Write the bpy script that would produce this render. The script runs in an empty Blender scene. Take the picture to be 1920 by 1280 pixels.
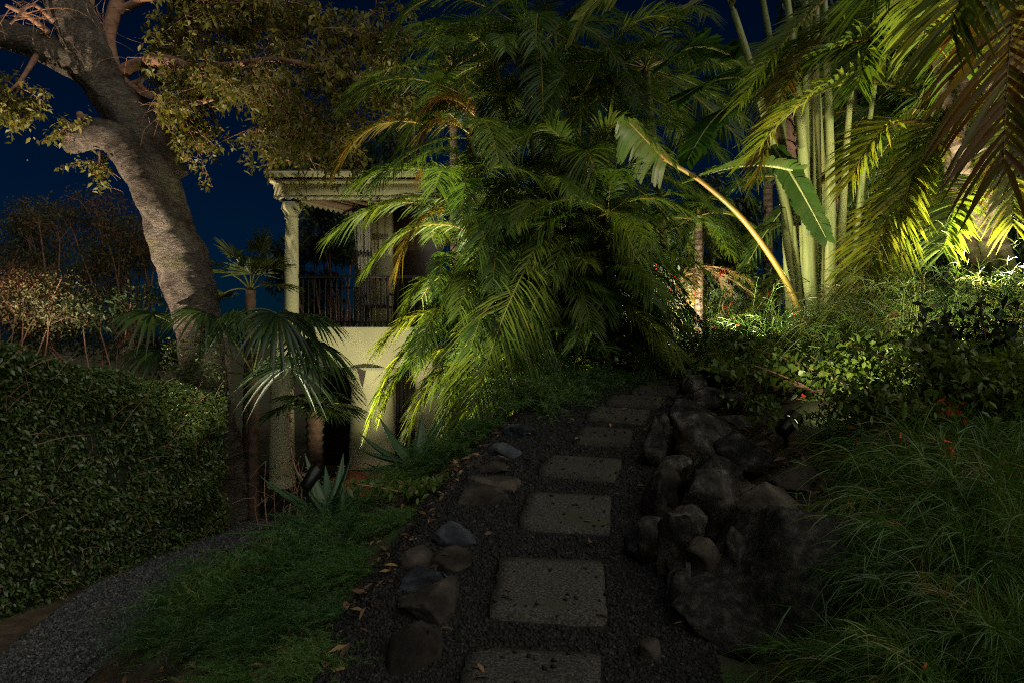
import bpy, math, random
import numpy as np
from mathutils import Vector, noise as mnoise

SC = bpy.context.scene
COL = SC.collection
rng = np.random.default_rng(7)
random.seed(7)
RAD = math.radians

# ------------------------------------------------------------------ camera
CAMZ = 1.6
cam_d = bpy.data.cameras.new("camera"); cam_d.lens = 24; cam_d.sensor_width = 36; cam_d.clip_end = 2000
cam = bpy.data.objects.new("camera", cam_d); COL.objects.link(cam)
cam.location = (0, 0, CAMZ); cam.rotation_euler = (RAD(90), 0, 0)
SC.camera = cam

# ------------------------------------------------------------------ night sky and added soft fill light
FILL_EL, FILL_AZ = 42, 138          # degrees; azimuth from +Y towards +X
world = bpy.data.worlds.new("World"); SC.world = world; world.use_nodes = True
wn = world.node_tree.nodes; wl = world.node_tree.links; wn.clear()
w_out = wn.new("ShaderNodeOutputWorld"); w_bg = wn.new("ShaderNodeBackground")
sky = wn.new("ShaderNodeTexSky"); sky.sky_type = 'NISHITA'; sky.sun_disc = False
sky.sun_elevation = RAD(FILL_EL); sky.sun_rotation = RAD(FILL_AZ)
w_t = wn.new("ShaderNodeMix"); w_t.data_type = 'RGBA'; w_t.blend_type = 'MULTIPLY'; w_t.inputs[0].default_value = 1
w_t.inputs[7].default_value = (0.02, 0.40, 1.0, 1)
w_tc = wn.new("ShaderNodeTexCoord"); w_v = wn.new("ShaderNodeTexVoronoi"); w_v.inputs["Scale"].default_value = 46
w_lt = wn.new("ShaderNodeMath"); w_lt.operation = 'LESS_THAN'; w_lt.inputs[1].default_value = 0.035
w_pw = wn.new("ShaderNodeMath"); w_pw.operation = 'POWER'; w_pw.inputs[1].default_value = 5
w_sep = wn.new("ShaderNodeSeparateColor")
w_mu = wn.new("ShaderNodeMath"); w_mu.operation = 'MULTIPLY'
w_m2 = wn.new("ShaderNodeMath"); w_m2.operation = 'MULTIPLY'; w_m2.inputs[1].default_value = 55.0
w_ad = wn.new("ShaderNodeMix"); w_ad.data_type = 'RGBA'; w_ad.blend_type = 'ADD'; w_ad.inputs[0].default_value = 1
wl.new(sky.outputs[0], w_t.inputs[6])
wl.new(w_tc.outputs["Generated"], w_v.inputs["Vector"])
wl.new(w_v.outputs["Distance"], w_lt.inputs[0])
wl.new(w_v.outputs["Color"], w_sep.inputs[0]); wl.new(w_sep.outputs[0], w_pw.inputs[0])
wl.new(w_lt.outputs[0], w_mu.inputs[0]); wl.new(w_pw.outputs[0], w_mu.inputs[1]); wl.new(w_mu.outputs[0], w_m2.inputs[0])
wl.new(w_t.outputs[2], w_ad.inputs[6]); wl.new(w_m2.outputs[0], w_ad.inputs[7])
wl.new(w_ad.outputs[2], w_bg.inputs[0]); w_bg.inputs[1].default_value = 0.0036
wl.new(w_bg.outputs[0], w_out.inputs[0])

night_fill_d = bpy.data.lights.new("night_fill", 'SUN'); night_fill_d.energy = 1.9; night_fill_d.angle = RAD(80); night_fill_d.color = (1.0, 0.97, 0.86)  # unseen wide fill added from behind the camera to lift the foliage
night_fill = bpy.data.objects.new("night_fill", night_fill_d); COL.objects.link(night_fill)
_d = Vector((math.sin(RAD(FILL_AZ)) * math.cos(RAD(FILL_EL)), math.cos(RAD(FILL_AZ)) * math.cos(RAD(FILL_EL)), math.sin(RAD(FILL_EL))))
night_fill.rotation_euler = (-_d).to_track_quat('-Z', 'Y').to_euler()

SC.view_settings.view_transform = 'Standard'; SC.view_settings.look = 'None'
SC.view_settings.exposure = 0.0; SC.view_settings.gamma = 1.0; SC.view_settings.use_curve_mapping = False
SC.render.engine = 'CYCLES'
cy = SC.cycles
cy.max_bounces = 5; cy.diffuse_bounces = 3; cy.glossy_bounces = 2; cy.transmission_bounces = 3; cy.transparent_max_bounces = 4
cy.sample_clamp_indirect = 1.5; cy.use_denoising = False; cy.pixel_filter_type = 'BLACKMAN_HARRIS'; cy.filter_width = 1.2; cy.denoiser = 'OPENIMAGEDENOISE'
cy.caustics_reflective = False; cy.caustics_refractive = False

# ------------------------------------------------------------------ helpers
def P(px, py, d):
    """a point seen at that place of the 1920x1280 photograph, d metres out"""
    return np.array([(px - 960) / 1280 * d, d, CAMZ - (py - 640) / 1280 * d])

def nrm(v):
    v = np.asarray(v, float); return v / np.maximum(np.linalg.norm(v, axis=-1, keepdims=True), 1e-9)

def fbm(p, o=4):
    return mnoise.fractal(Vector(p), 1.0, 2.0, o)

def tagit(o, label=None, cat=None, group=None, kind=None):
    if label: o["label"] = label
    if cat: o["category"] = cat
    if group: o["group"] = group
    if kind: o["kind"] = kind
    return o

def thing(name, label, cat, loc, group=None):
    o = bpy.data.objects.new(name, None); COL.objects.link(o); o.location = [float(a) for a in loc]
    o.empty_display_size = 0.1
    return tagit(o, label, cat, group)

class Acc:
    def __init__(self): self.V = []; self.F = []; self.T = []; self.n = 0
    def add(self, V, F, t=0.5):
        V = np.asarray(V, float).reshape(-1, 3); F = np.asarray(F, int)
        if len(F) == 0: return
        if np.ndim(t) == 0: t = np.full(len(V), float(t))
        self.V.append(V); self.T.append(np.asarray(t, float)); self.F.append(F + self.n); self.n += len(V)
    def mesh(self, name, mat, smooth=False, off=(0, 0, 0)):
        V = np.concatenate(self.V) - np.asarray(off, float); T = np.concatenate(self.T)
        me = bpy.data.meshes.new(name)
        me.vertices.add(len(V)); me.vertices.foreach_set("co", V.astype(np.float32).ravel())
        tot = np.concatenate([np.full(len(f), f.shape[1]) for f in self.F])
        idx = np.concatenate([f.ravel() for f in self.F])
        me.loops.add(len(idx)); me.loops.foreach_set("vertex_index", idx.astype(np.int32))
        me.polygons.add(len(tot))
        st = np.concatenate([[0], np.cumsum(tot)[:-1]])
        me.polygons.foreach_set("loop_start", st.astype(np.int32)); me.polygons.foreach_set("loop_total", tot.astype(np.int32))
        if smooth: me.polygons.foreach_set("use_smooth", np.ones(len(tot), bool))
        a = me.attributes.new("tint", 'FLOAT', 'POINT'); a.data.foreach_set("value", T.astype(np.float32))
        me.update(calc_edges=True); me.materials.append(mat)
        return me
    def build(self, name, mat, parent=None, smooth=False, off=None, kind=None):
        if self.n == 0: return None
        if off is None: off = root_loc(parent) if parent is not None else (0, 0, 0)
        o = bpy.data.objects.new(name, self.mesh(name, mat, smooth, off)); COL.objects.link(o)
        if parent is not None: o.parent = parent
        else: o.location = off
        if kind: o["kind"] = kind
        return o

def root_loc(o):
    while o.parent is not None: o = o.parent
    return np.array(o.location)

# ribbons: many narrow leaves at once, each bending down towards its tip
PROF_LEAF = lambda s: np.sin(np.pi * np.clip(0.10 + 0.90 * s, 0, 1)) ** 0.7 * (1 - s ** 6) + 0.03
PROF_LANCE = lambda s: np.where(s < 0.35, 0.55 + 0.45 * s / 0.35, 1 - ((s - 0.35) / 0.65) ** 2.2) + 0.02
PROF_NEEDLE = lambda s: 1 - 0.8 * s
PROF_STRIP = lambda s: np.where(s < 0.75, 1.12, 1.12 - (s - 0.75) / 0.25 * 0.55)
def ribbons(acc, Pt, D, S, L, W, K=4, sag=0.2, prof=PROF_LANCE, tint=0.5, keel=0.0, up=None, clear=True):
    Pt = np.atleast_2d(Pt); M = len(Pt)
    if M == 0: return
    D = nrm(np.broadcast_to(D, (M, 3))); S = nrm(np.broadcast_to(S, (M, 3)))
    L = np.broadcast_to(L, M); W = np.broadcast_to(W, M); sag = np.broadcast_to(sag, M); tint = np.broadcast_to(tint, M)
    ok = clear_of_lamps(Pt + D * L[:, None] * .6) if clear else np.ones(M, bool)
    if not ok.all():
        Pt = Pt[ok]; D = D[ok]; S = S[ok]; L = L[ok]; W = W[ok]; sag = sag[ok]; tint = tint[ok]; M = len(Pt)
        if M == 0: return
    s = np.linspace(0, 1, K)
    C = Pt[:, None] + D[:, None] * (L[:, None] * s)[..., None]
    C[:, :, 2] -= (sag * L)[:, None] * s ** 2
    w = (prof(s)[None] * W[:, None] / 2)[..., None]
    t = np.broadcast_to(tint, M)
    if keel > 0:
        N = nrm(np.cross(S, D)); 
        if up is not None: N = np.broadcast_to(up, (M, 3))
        lift = N[:, None] * (w * keel)
        V = np.stack([C - S[:, None] * w + lift, C, C + S[:, None] * w + lift], 2)   # M,K,3,3
        base = (np.arange(M) * K * 3)[:, None, None] + (np.arange(K - 1) * 3)[None, :, None] + np.array([0, 1])[None, None]
        F = np.stack([base, base + 1, base + 4, base + 3], -1).reshape(-1, 4)
        acc.add(V, F, np.repeat(t, K * 3))
    else:
        V = np.stack([C - S[:, None] * w, C + S[:, None] * w], 2)
        base = (np.arange(M) * K * 2)[:, None] + (np.arange(K - 1) * 2)[None]
        F = np.stack([base, base + 1, base + 3, base + 2], -1).reshape(-1, 4)
        acc.add(V, F, np.repeat(t, K * 2))

def bez(p0, p1, p2, n):
    t = np.linspace(0, 1, n)[:, None]
    return (1 - t) ** 2 * p0 + 2 * t * (1 - t) * p1 + t ** 2 * p2

def catmull(pts, n):
    pts = np.asarray(pts, float); m = len(pts)
    ext = np.vstack([2 * pts[0] - pts[1], pts, 2 * pts[-1] - pts[-2]])
    out = []
    for u in np.linspace(0, m - 1 - 1e-6, n):
        i = int(u); f = u - i; a, b, c, d = ext[i:i + 4]
        out.append(0.5 * (2 * b + (c - a) * f + (2 * a - 5 * b + 4 * c - d) * f * f + (3 * b - a - 3 * c + d) * f ** 3))
    return np.array(out)

def tube(acc, path, rad, sides=8, cap=True, lump=0.0, freq=3.0, seed=0, t=0.5, ridge=0.0, wrinkle=0.0, wfreq=34.0):
    path = np.asarray(path, float)
    if np.max(rad) < 0.02 and not clear_of_lamps(path[[0, len(path) // 2, -1]]).all() and sides < 8: return
    cum = np.concatenate([[0], np.cumsum(np.linalg.norm(np.diff(path, axis=0), axis=1))])
    _p = path
    n = len(path); rad = np.broadcast_to(rad, n)
    T = nrm(np.gradient(path, axis=0))
    ref = np.array([0, 1.0, 0]) if abs(T[0][1]) < 0.8 else np.array([1.0, 0, 0])
    A = nrm(ref - T[0] * (ref @ T[0])); ang = np.linspace(0, 2 * np.pi, sides, endpoint=False)
    rings = []
    for i in range(n):
        A = nrm(A - T[i] * (A @ T[i])); B = np.cross(T[i], A)
        dirs = np.cos(ang)[:, None] * A + np.sin(ang)[:, None] * B
        r = np.full(sides, rad[i])
        if lump:
            q = path[i] + dirs * rad[i]
            r = r * np.array([1 + lump * fbm(v * freq + seed) for v in q])
        if wrinkle:
            r = r * np.array([1 + wrinkle * (abs(fbm((math.cos(q) * 1.6 + seed, math.sin(q) * 1.6, cum[i] * wfreq + 0.9 * math.sin(q * 2 + cum[i])), 5)) - 0.25) for q in ang])
        if ridge: r = r * (1 + ridge * np.sin(ang * 5 + seed + i * 0.02))
        rings.append(path[i] + dirs * r[:, None])
    V = np.concatenate(rings)
    i, j = np.meshgrid(np.arange(n - 1), np.arange(sides), indexing='ij')
    a = i * sides + j; b = i * sides + (j + 1) % sides
    F = np.stack([a, b, b + sides, a + sides], -1).reshape(-1, 4)
    acc.add(V, F, np.repeat(t, sides) if np.ndim(t) else t)
    if np.ndim(t): t = float(np.mean(t))
    if cap:
        for k, sgn in ((0, -1), (n - 1, 1)):
            Vc = np.vstack([rings[k], path[k][None] + T[k] * sgn * rad[k] * 0.15])
            j = np.arange(sides); j2 = (j + 1) % sides
            f = np.stack([j2, j, np.full(sides, sides)], -1) if sgn < 0 else np.stack([j, j2, np.full(sides, sides)], -1)
            acc.add(Vc, f, t)

def box(acc, lo, hi, t=0.5, rot=None, bev=0.0):
    lo = np.asarray(lo, float); hi = np.asarray(hi, float)
    if bev > 0:
        b = bev; c = (lo + hi) / 2; h = (hi - lo) / 2
        V = []
        for sx in (-1, 1):
            for sy in (-1, 1):
                for sz in (-1, 1):
                    for k in range(3):
                        v = h.copy(); 
                        for m in range(3):
                            if m != k: v[m] -= b
                        V.append(c + v * np.array([sx, sy, sz]))
        V = np.array(V); 
        import bmesh
        bm = bmesh.new(); vs = [bm.verts.new(v) for v in V]
        bmesh.ops.convex_hull(bm, input=vs); bm.verts.index_update()
        Vv = np.array([v.co[:] for v in bm.verts]); tr = [[q.index for q in f.verts] for f in bm.faces]
        bm.free()
        if rot is not None: Vv = (Vv - c) @ rot.T + c
        for f in tr: acc.add(Vv[f], [list(range(len(f)))], t)
        return
    V = np.array([[x, y, z] for x in (lo[0], hi[0]) for y in (lo[1], hi[1]) for z in (lo[2], hi[2])])
    if rot is not None:
        c = (lo + hi) / 2; V = (V - c) @ rot.T + c
    acc.add(V, [[0, 1, 3, 2], [4, 6, 7, 5], [0, 4, 5, 1], [2, 3, 7, 6], [0, 2, 6, 4], [1, 5, 7, 3]], t)

def lathe(acc, prof, c, sides=24, t=0.5):
    prof = np.asarray(prof, float); ang = np.linspace(0, 2 * np.pi, sides, endpoint=False)
    V = np.stack([np.outer(prof[:, 0], np.cos(ang)), np.outer(prof[:, 0], np.sin(ang)), np.repeat(prof[:, 1][:, None], sides, 1)], -1).reshape(-1, 3) + np.asarray(c)
    n = len(prof); i, j = np.meshgrid(np.arange(n - 1), np.arange(sides), indexing='ij')
    a = i * sides + j; b = i * sides + (j + 1) % sides
    acc.add(V, np.stack([a, b, b + sides, a + sides], -1).reshape(-1, 4), t)

def rotz(a): return np.array([[math.cos(a), -math.sin(a), 0], [math.sin(a), math.cos(a), 0], [0, 0, 1]])
def rotx(a): return np.array([[1, 0, 0], [0, math.cos(a), -math.sin(a)], [0, math.sin(a), math.cos(a)]])
def roty(a): return np.array([[math.cos(a), 0, math.sin(a)], [0, 1, 0], [-math.sin(a), 0, math.cos(a)]])

# ------------------------------------------------------------------ materials
MATS = {}
def base_mat(name):
    m = bpy.data.materials.new(name); m.use_nodes = True; n = m.node_tree.nodes; n.clear()
    out = n.new("ShaderNodeOutputMaterial"); MATS[name] = m
    return m, n, m.node_tree.links, out

def ramp(n, stops):
    r = n.new("ShaderNodeValToRGB"); e = r.color_ramp.elements
    while len(e) < len(stops): e.new(0.5)
    for k, (p, c) in enumerate(stops): e[k].position = p; e[k].color = (*c, 1)
    return r

def leaf_mat(name, stops, rough=0.42, trans=0.35, spec=0.4, objvar=0.22, tr_gain=1.3):
    m, n, l, out = base_mat(name)
    at = n.new("ShaderNodeAttribute"); at.attribute_name = "tint"
    oi = n.new("ShaderNodeObjectInfo")
    ma = n.new("ShaderNodeMath"); ma.operation = 'MULTIPLY_ADD'; ma.inputs[1].default_value = objvar; 
    l.new(oi.outputs["Random"], ma.inputs[0]); l.new(at.outputs["Fac"], ma.inputs[2])
    su = n.new("ShaderNodeMath"); su.operation = 'SUBTRACT'; su.inputs[1].default_value = objvar / 2; l.new(ma.outputs[0], su.inputs[0])
    tc = n.new("ShaderNodeTexCoord"); no = n.new("ShaderNodeTexNoise"); no.inputs["Scale"].default_value = 9; no.inputs["Detail"].default_value = 2
    l.new(tc.outputs["Object"], no.inputs["Vector"])
    m2 = n.new("ShaderNodeMath"); m2.operation = 'MULTIPLY_ADD'; m2.inputs[1].default_value = 0.24; l.new(no.outputs[0], m2.inputs[0]); 
    s2 = n.new("ShaderNodeMath"); s2.operation = 'SUBTRACT'; s2.inputs[1].default_value = 0.12; l.new(su.outputs[0], s2.inputs[0])
    l.new(s2.outputs[0], m2.inputs[2])
    r = ramp(n, stops); l.new(m2.outputs[0], r.inputs[0])
    b = n.new("ShaderNodeBsdfPrincipled"); b.inputs["Roughness"].default_value = rough; b.inputs["Specular IOR Level"].default_value = spec
    l.new(r.outputs[0], b.inputs["Base Color"])
    tr = n.new("ShaderNodeBsdfTranslucent"); g = n.new("ShaderNodeMix"); g.data_type = 'RGBA'; g.blend_type = 'MULTIPLY'; g.inputs[0].default_value = 1
    g.inputs[7].default_value = (tr_gain * 1.15, tr_gain * 1.1, tr_gain * 0.5, 1); l.new(r.outputs[0], g.inputs[6]); l.new(g.outputs[2], tr.inputs[0])
    mx = n.new("ShaderNodeMixShader"); mx.inputs[0].default_value = trans
    l.new(b.outputs[0], mx.inputs[1]); l.new(tr.outputs[0], mx.inputs[2]); l.new(mx.outputs[0], out.inputs[0])
    return m

def rough_mat(name, stops, scale=6, detail=8, rough=0.9, bump=0.3, bscale=None, spec=0.2, stretch=(1, 1, 1), second=None, objvar=0.0, coord="Object", tintmix=None, bdist=0.02):
    m, n, l, out = base_mat(name)
    tc0 = n.new("ShaderNodeTexCoord"); mp = n.new("ShaderNodeMapping"); mp.inputs["Scale"].default_value = stretch
    oi0 = n.new("ShaderNodeObjectInfo"); vm = n.new("ShaderNodeVectorMath"); vm.operation = 'MULTIPLY_ADD'; vm.inputs[1].default_value = (37, 53, 71)
    l.new(oi0.outputs["Random"], vm.inputs[0]); l.new(tc0.outputs[coord], vm.inputs[2])
    l.new(vm.outputs[0], mp.inputs[0])
    no = n.new("ShaderNodeTexNoise"); no.inputs["Scale"].default_value = scale; no.inputs["Detail"].default_value = detail; no.inputs["Roughness"].default_value = 0.62
    l.new(mp.outputs[0], no.inputs["Vector"])
    fac = no.outputs[0]
    if objvar:
        oi = n.new("ShaderNodeObjectInfo"); ma = n.new("ShaderNodeMath"); ma.operation = 'MULTIPLY_ADD'; ma.inputs[1].default_value = objvar
        l.new(oi.outputs["Random"], ma.inputs[0]); l.new(fac, ma.inputs[2])
        sb = n.new("ShaderNodeMath"); sb.operation = 'SUBTRACT'; sb.inputs[1].default_value = objvar / 2; l.new(ma.outputs[0], sb.inputs[0]); fac = sb.outputs[0]
    if tintmix:
        at = n.new("ShaderNodeAttribute"); at.attribute_name = "tint"; ma = n.new("ShaderNodeMath"); ma.operation = 'MULTIPLY_ADD'; ma.inputs[1].default_value = tintmix
        l.new(at.outputs["Fac"], ma.inputs[0]); l.new(fac, ma.inputs[2])
        sb = n.new("ShaderNodeMath"); sb.operation = 'SUBTRACT'; sb.inputs[1].default_value = tintmix / 2; l.new(ma.outputs[0], sb.inputs[0]); fac = sb.outputs[0]
    r = ramp(n, stops); l.new(fac, r.inputs[0])
    col = r.outputs[0]
    if second:      # (colour, scale, threshold lo, hi): patches of lichen, moss or stain
        n2 = n.new("ShaderNodeTexNoise"); n2.inputs["Scale"].default_value = second[1]; n2.inputs["Detail"].default_value = 6
        l.new(vm.outputs[0], n2.inputs["Vector"])
        r2 = ramp(n, [(second[2], (0, 0, 0)), (second[3], (1, 1, 1))]); l.new(n2.outputs[0], r2.inputs[0])
        mx = n.new("ShaderNodeMix"); mx.data_type = 'RGBA'; l.new(r2.outputs[0], mx.inputs[0]); l.new(col, mx.inputs[6]); mx.inputs[7].default_value = (*second[0], 1)
        col = mx.outputs[2]
    b = n.new("ShaderNodeBsdfPrincipled"); b.inputs["Roughness"].default_value = rough; b.inputs["Specular IOR Level"].default_value = spec
    l.new(col, b.inputs["Base Color"])
    if bump:
        n3 = n.new("ShaderNodeTexNoise"); n3.inputs["Scale"].default_value = bscale or scale * 3; n3.inputs["Detail"].default_value = 8; n3.inputs["Roughness"].default_value = 0.7
        l.new(mp.outputs[0], n3.inputs["Vector"])
        bp = n.new("ShaderNodeBump"); bp.inputs["Strength"].default_value = bump; bp.inputs["Distance"].default_value = bdist
        l.new(n3.outputs[0], bp.inputs["Height"]); l.new(bp.outputs[0], b.inputs["Normal"])
    l.new(b.outputs[0], out.inputs[0])
    return m

def plain_mat(name, c, rough=0.5, metal=0.0, var=0.15):
    lo = tuple(a * (1 - var) for a in c); hi = tuple(min(1, a * (1 + var)) for a in c)
    m = rough_mat(name, [(0.3, lo), (0.7, hi)], scale=8, rough=rough, bump=0.08, spec=0.4)
    m.node_tree.nodes["Principled BSDF"].inputs["Metallic"].default_value = metal
    return m

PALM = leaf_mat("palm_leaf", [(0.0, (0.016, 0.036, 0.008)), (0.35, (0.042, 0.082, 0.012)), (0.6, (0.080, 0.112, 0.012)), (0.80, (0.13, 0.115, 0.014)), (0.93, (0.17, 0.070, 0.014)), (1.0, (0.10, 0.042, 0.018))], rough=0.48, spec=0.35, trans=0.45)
PALMDRY = leaf_mat("dry_palm_leaf", [(0, (0.10, 0.07, 0.03)), (1, (0.26, 0.18, 0.07))], rough=0.7, trans=0.25)
RACHIS = rough_mat("palm_rachis", [(0.3, (0.10, 0.11, 0.02)), (0.55, (0.19, 0.14, 0.02)), (0.75, (0.24, 0.13, 0.02))], scale=4, rough=0.45, bump=0.05, spec=0.4, objvar=0.4)
FAN = leaf_mat("fan_palm_leaf", [(0, (0.010, 0.026, 0.012)), (0.5, (0.030, 0.058, 0.018)), (1, (0.085, 0.10, 0.020))], rough=0.33, spec=0.55)
PADDLE = leaf_mat("paddle_leaf", [(0, (0.012, 0.040, 0.010)), (0.5, (0.045, 0.100, 0.014)), (0.8, (0.11, 0.125, 0.035)), (1, (0.20, 0.19, 0.09))], rough=0.38, spec=0.45, trans=0.45)
DRYPADDLE = leaf_mat("dried_paddle_leaf", [(0, (0.13, 0.06, 0.05)), (1, (0.36, 0.22, 0.18))], rough=0.8, trans=0.2)
STALK = rough_mat("leaf_stalk", [(0.3, (0.10, 0.14, 0.04)), (0.6, (0.24, 0.26, 0.10)), (0.8, (0.30, 0.25, 0.10))], scale=3, rough=0.5, bump=0.12, stretch=(6, 6, 0.6), spec=0.35, objvar=0.25)
TREELEAF = leaf_mat("tree_leaf", [(0, (0.04, 0.060, 0.010)), (0.5, (0.100, 0.100, 0.014)), (0.8, (0.16, 0.13, 0.02)), (1, (0.22, 0.09, 0.02))], rough=0.5, trans=0.4)
REDLEAF = leaf_mat("reddish_shrub_leaf", [(0, (0.025, 0.035, 0.010)), (0.45, (0.060, 0.065, 0.020)), (0.75, (0.12, 0.055, 0.025)), (1, (0.17, 0.05, 0.025))], rough=0.6, trans=0.3)
DARKLEAF = leaf_mat("dark_tree_leaf", [(0, (0.010, 0.020, 0.008)), (0.6, (0.028, 0.050, 0.015)), (1, (0.055, 0.07, 0.018))], rough=0.5, trans=0.25)
HEDGELEAF = leaf_mat("hedge_leaf", [(0, (0.028, 0.050, 0.016)), (0.45, (0.066, 0.105, 0.028)), (0.75, (0.125, 0.128, 0.028)), (1, (0.17, 0.10, 0.03))], rough=0.34, spec=0.5, trans=0.25)
FERN = leaf_mat("fern_needle", [(0, (0.016, 0.042, 0.012)), (0.5, (0.042, 0.105, 0.020)), (0.9, (0.095, 0.14, 0.028)), (1, (0.11, 0.10, 0.03))], rough=0.5, trans=0.3, objvar=0.45)
RUSS = leaf_mat("firecracker_stem", [(0, (0.020, 0.058, 0.012)), (0.5, (0.052, 0.115, 0.018)), (0.85, (0.115, 0.140, 0.025)), (1, (0.15, 0.12, 0.04))], rough=0.45, trans=0.3, objvar=0.4)
YGREEN = leaf_mat("creeper_leaf", [(0, (0.03, 0.065, 0.010)), (0.5, (0.075, 0.115, 0.014)), (1, (0.14, 0.16, 0.03))], rough=0.45, trans=0.35)
ALOE = leaf_mat("aloe_leaf", [(0, (0.012, 0.036, 0.016)), (0.5, (0.024, 0.064, 0.024)), (1, (0.08, 0.09, 0.035))], rough=0.5, trans=0.05, spec=0.4)
FLOWER = leaf_mat("red_petal", [(0, (0.42, 0.018, 0.020)), (0.6, (0.55, 0.045, 0.022)), (1, (0.60, 0.14, 0.05))], rough=0.5, trans=0.35, tr_gain=1.0)
LITTER = leaf_mat("dead_leaf", [(0, (0.04, 0.022, 0.012)), (0.6, (0.10, 0.055, 0.025)), (1, (0.19, 0.12, 0.05))], rough=0.8, trans=0.05)
BARK = None
def bark_mat():
    m, n, l, out = base_mat("tree_bark")
    tc = n.new("ShaderNodeTexCoord"); mp = n.new("ShaderNodeMapping"); mp.inputs["Rotation"].default_value = (0, RAD(-24), 0); mp.inputs["Scale"].default_value = (2.2, 2.2, 9)
    l.new(tc.outputs["Object"], mp.inputs[0])
    wv = n.new("ShaderNodeTexNoise"); wv.inputs["Scale"].default_value = 5.5; wv.inputs["Detail"].default_value = 9; wv.inputs["Roughness"].default_value = 0.72; wv.inputs["Distortion"].default_value = 0.9
    l.new(mp.outputs[0], wv.inputs["Vector"])
    no = n.new("ShaderNodeTexNoise"); no.inputs["Scale"].default_value = 1.6; no.inputs["Detail"].default_value = 8; no.inputs["Roughness"].default_value = 0.7
    l.new(tc.outputs["Object"], no.inputs["Vector"])
    r = ramp(n, [(0.36, (0.030, 0.022, 0.015)), (0.46, (0.080, 0.065, 0.050)), (0.55, (0.145, 0.122, 0.098)), (0.64, (0.120, 0.115, 0.060))]); l.new(no.outputs[0], r.inputs[0])
    r2 = ramp(n, [(0.36, (0.28, 0.26, 0.24)), (0.58, (1.1, 1.1, 1.1))]); l.new(wv.outputs[0], r2.inputs[0])
    mx = n.new("ShaderNodeMix"); mx.data_type = 'RGBA'; mx.blend_type = 'MULTIPLY'; mx.inputs[0].default_value = 1; l.new(r.outputs[0], mx.inputs[6]); l.new(r2.outputs[0], mx.inputs[7])
    b = n.new("ShaderNodeBsdfPrincipled"); b.inputs["Roughness"].default_value = 0.9; b.inputs["Specular IOR Level"].default_value = 0.2
    l.new(mx.outputs[2], b.inputs["Base Color"])
    bp = n.new("ShaderNodeBump"); bp.inputs["Strength"].default_value = 1.0; bp.inputs["Distance"].default_value = 0.07
    l.new(wv.outputs[0], bp.inputs["Height"]); l.new(bp.outputs[0], b.inputs["Normal"]); l.new(b.outputs[0], out.inputs[0])
    return m
BARK = bark_mat()
TWIG = rough_mat("twig_bark", [(0.3, (0.13, 0.06, 0.04)), (0.7, (0.28, 0.16, 0.10))], scale=10, rough=0.85, bump=0.2)
PTRUNK = rough_mat("palm_trunk", [(0.3, (0.070, 0.046, 0.033)), (0.55, (0.15, 0.105, 0.078)), (0.75, (0.22, 0.175, 0.125))], scale=7, rough=0.8, bump=0.5, stretch=(1, 1, 5), objvar=0.2, tintmix=0.7, second=((0.16, 0.19, 0.05), 2.5, 0.56, 0.66))
CANE = rough_mat("palm_cane", [(0.3, (0.05, 0.075, 0.018)), (0.6, (0.12, 0.12, 0.035)), (0.8, (0.20, 0.16, 0.06))], scale=5, rough=0.6, bump=0.15, objvar=0.2, tintmix=0.6)
FIBRE = rough_mat("shaggy_trunk_fibre", [(0.3, (0.035, 0.022, 0.015)), (0.7, (0.095, 0.058, 0.040))], scale=12, rough=0.95, bump=0.6)
SOIL = rough_mat("garden_soil", [(0.3, (0.022, 0.016, 0.010)), (0.5, (0.045, 0.032, 0.020)), (0.7, (0.085, 0.060, 0.036))], scale=7, rough=0.95, bump=0.8, bscale=40, second=((0.03, 0.05, 0.015), 1.3, 0.5, 0.6))
GRAVEL = rough_mat("gravel_bed", [(0.3, (0.005, 0.005, 0.005)), (0.55, (0.015, 0.0145, 0.0145)), (0.75, (0.035, 0.034, 0.032))], scale=60, rough=0.85, bump=1.0, bscale=70)
PEBBLE = rough_mat("gravel_stone", [(0.2, (0.003, 0.003, 0.003)), (0.5, (0.0095, 0.0092, 0.009)), (0.8, (0.024, 0.023, 0.0215)), (1.0, (0.07, 0.067, 0.062))], scale=30, rough=0.8, bump=0.1, tintmix=0.55, spec=0.2)
PALEPEBBLE = rough_mat("pale_gravel_stone", [(0.2, (0.012, 0.013, 0.014)), (0.5, (0.036, 0.038, 0.040)), (0.8, (0.085, 0.085, 0.085)), (1.0, (0.18, 0.17, 0.16))], scale=30, rough=0.8, bump=0.1, tintmix=0.6, spec=0.2)
SLAB = rough_mat("weathered_concrete", [(0.36, (0.011, 0.0105, 0.0085)), (0.5, (0.028, 0.027, 0.0225)), (0.66, (0.075, 0.072, 0.06))], scale=110, detail=14, rough=0.9, bump=0.5, bscale=90, second=((0.036, 0.038, 0.022), 5.0, 0.52, 0.70), objvar=0.12, bdist=0.008)
ROCK = rough_mat("craggy_rock", [(0.36, (0.006, 0.006, 0.005)), (0.46, (0.022, 0.0205, 0.018)), (0.55, (0.050, 0.046, 0.040)), (0.68, (0.13, 0.122, 0.106))], scale=11, detail=14, rough=0.9, bump=1.0, bscale=26, second=((0.045, 0.034, 0.023), 2.6, 0.54, 0.66), objvar=0.16, bdist=0.035)
BLUEROCK = rough_mat("blue_grey_rock", [(0.36, (0.010, 0.011, 0.014)), (0.5, (0.028, 0.031, 0.037)), (0.68, (0.080, 0.088, 0.098))], scale=5, detail=12, rough=0.85, bump=0.7, bscale=14, objvar=0.1, bdist=0.02)
TANROCK = rough_mat("tan_rock", [(0.36, (0.010, 0.008, 0.006)), (0.5, (0.030, 0.025, 0.019)), (0.68, (0.085, 0.073, 0.056))], scale=5, detail=12, rough=0.9, bump=0.7, bscale=14, objvar=0.2, bdist=0.02)
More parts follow.
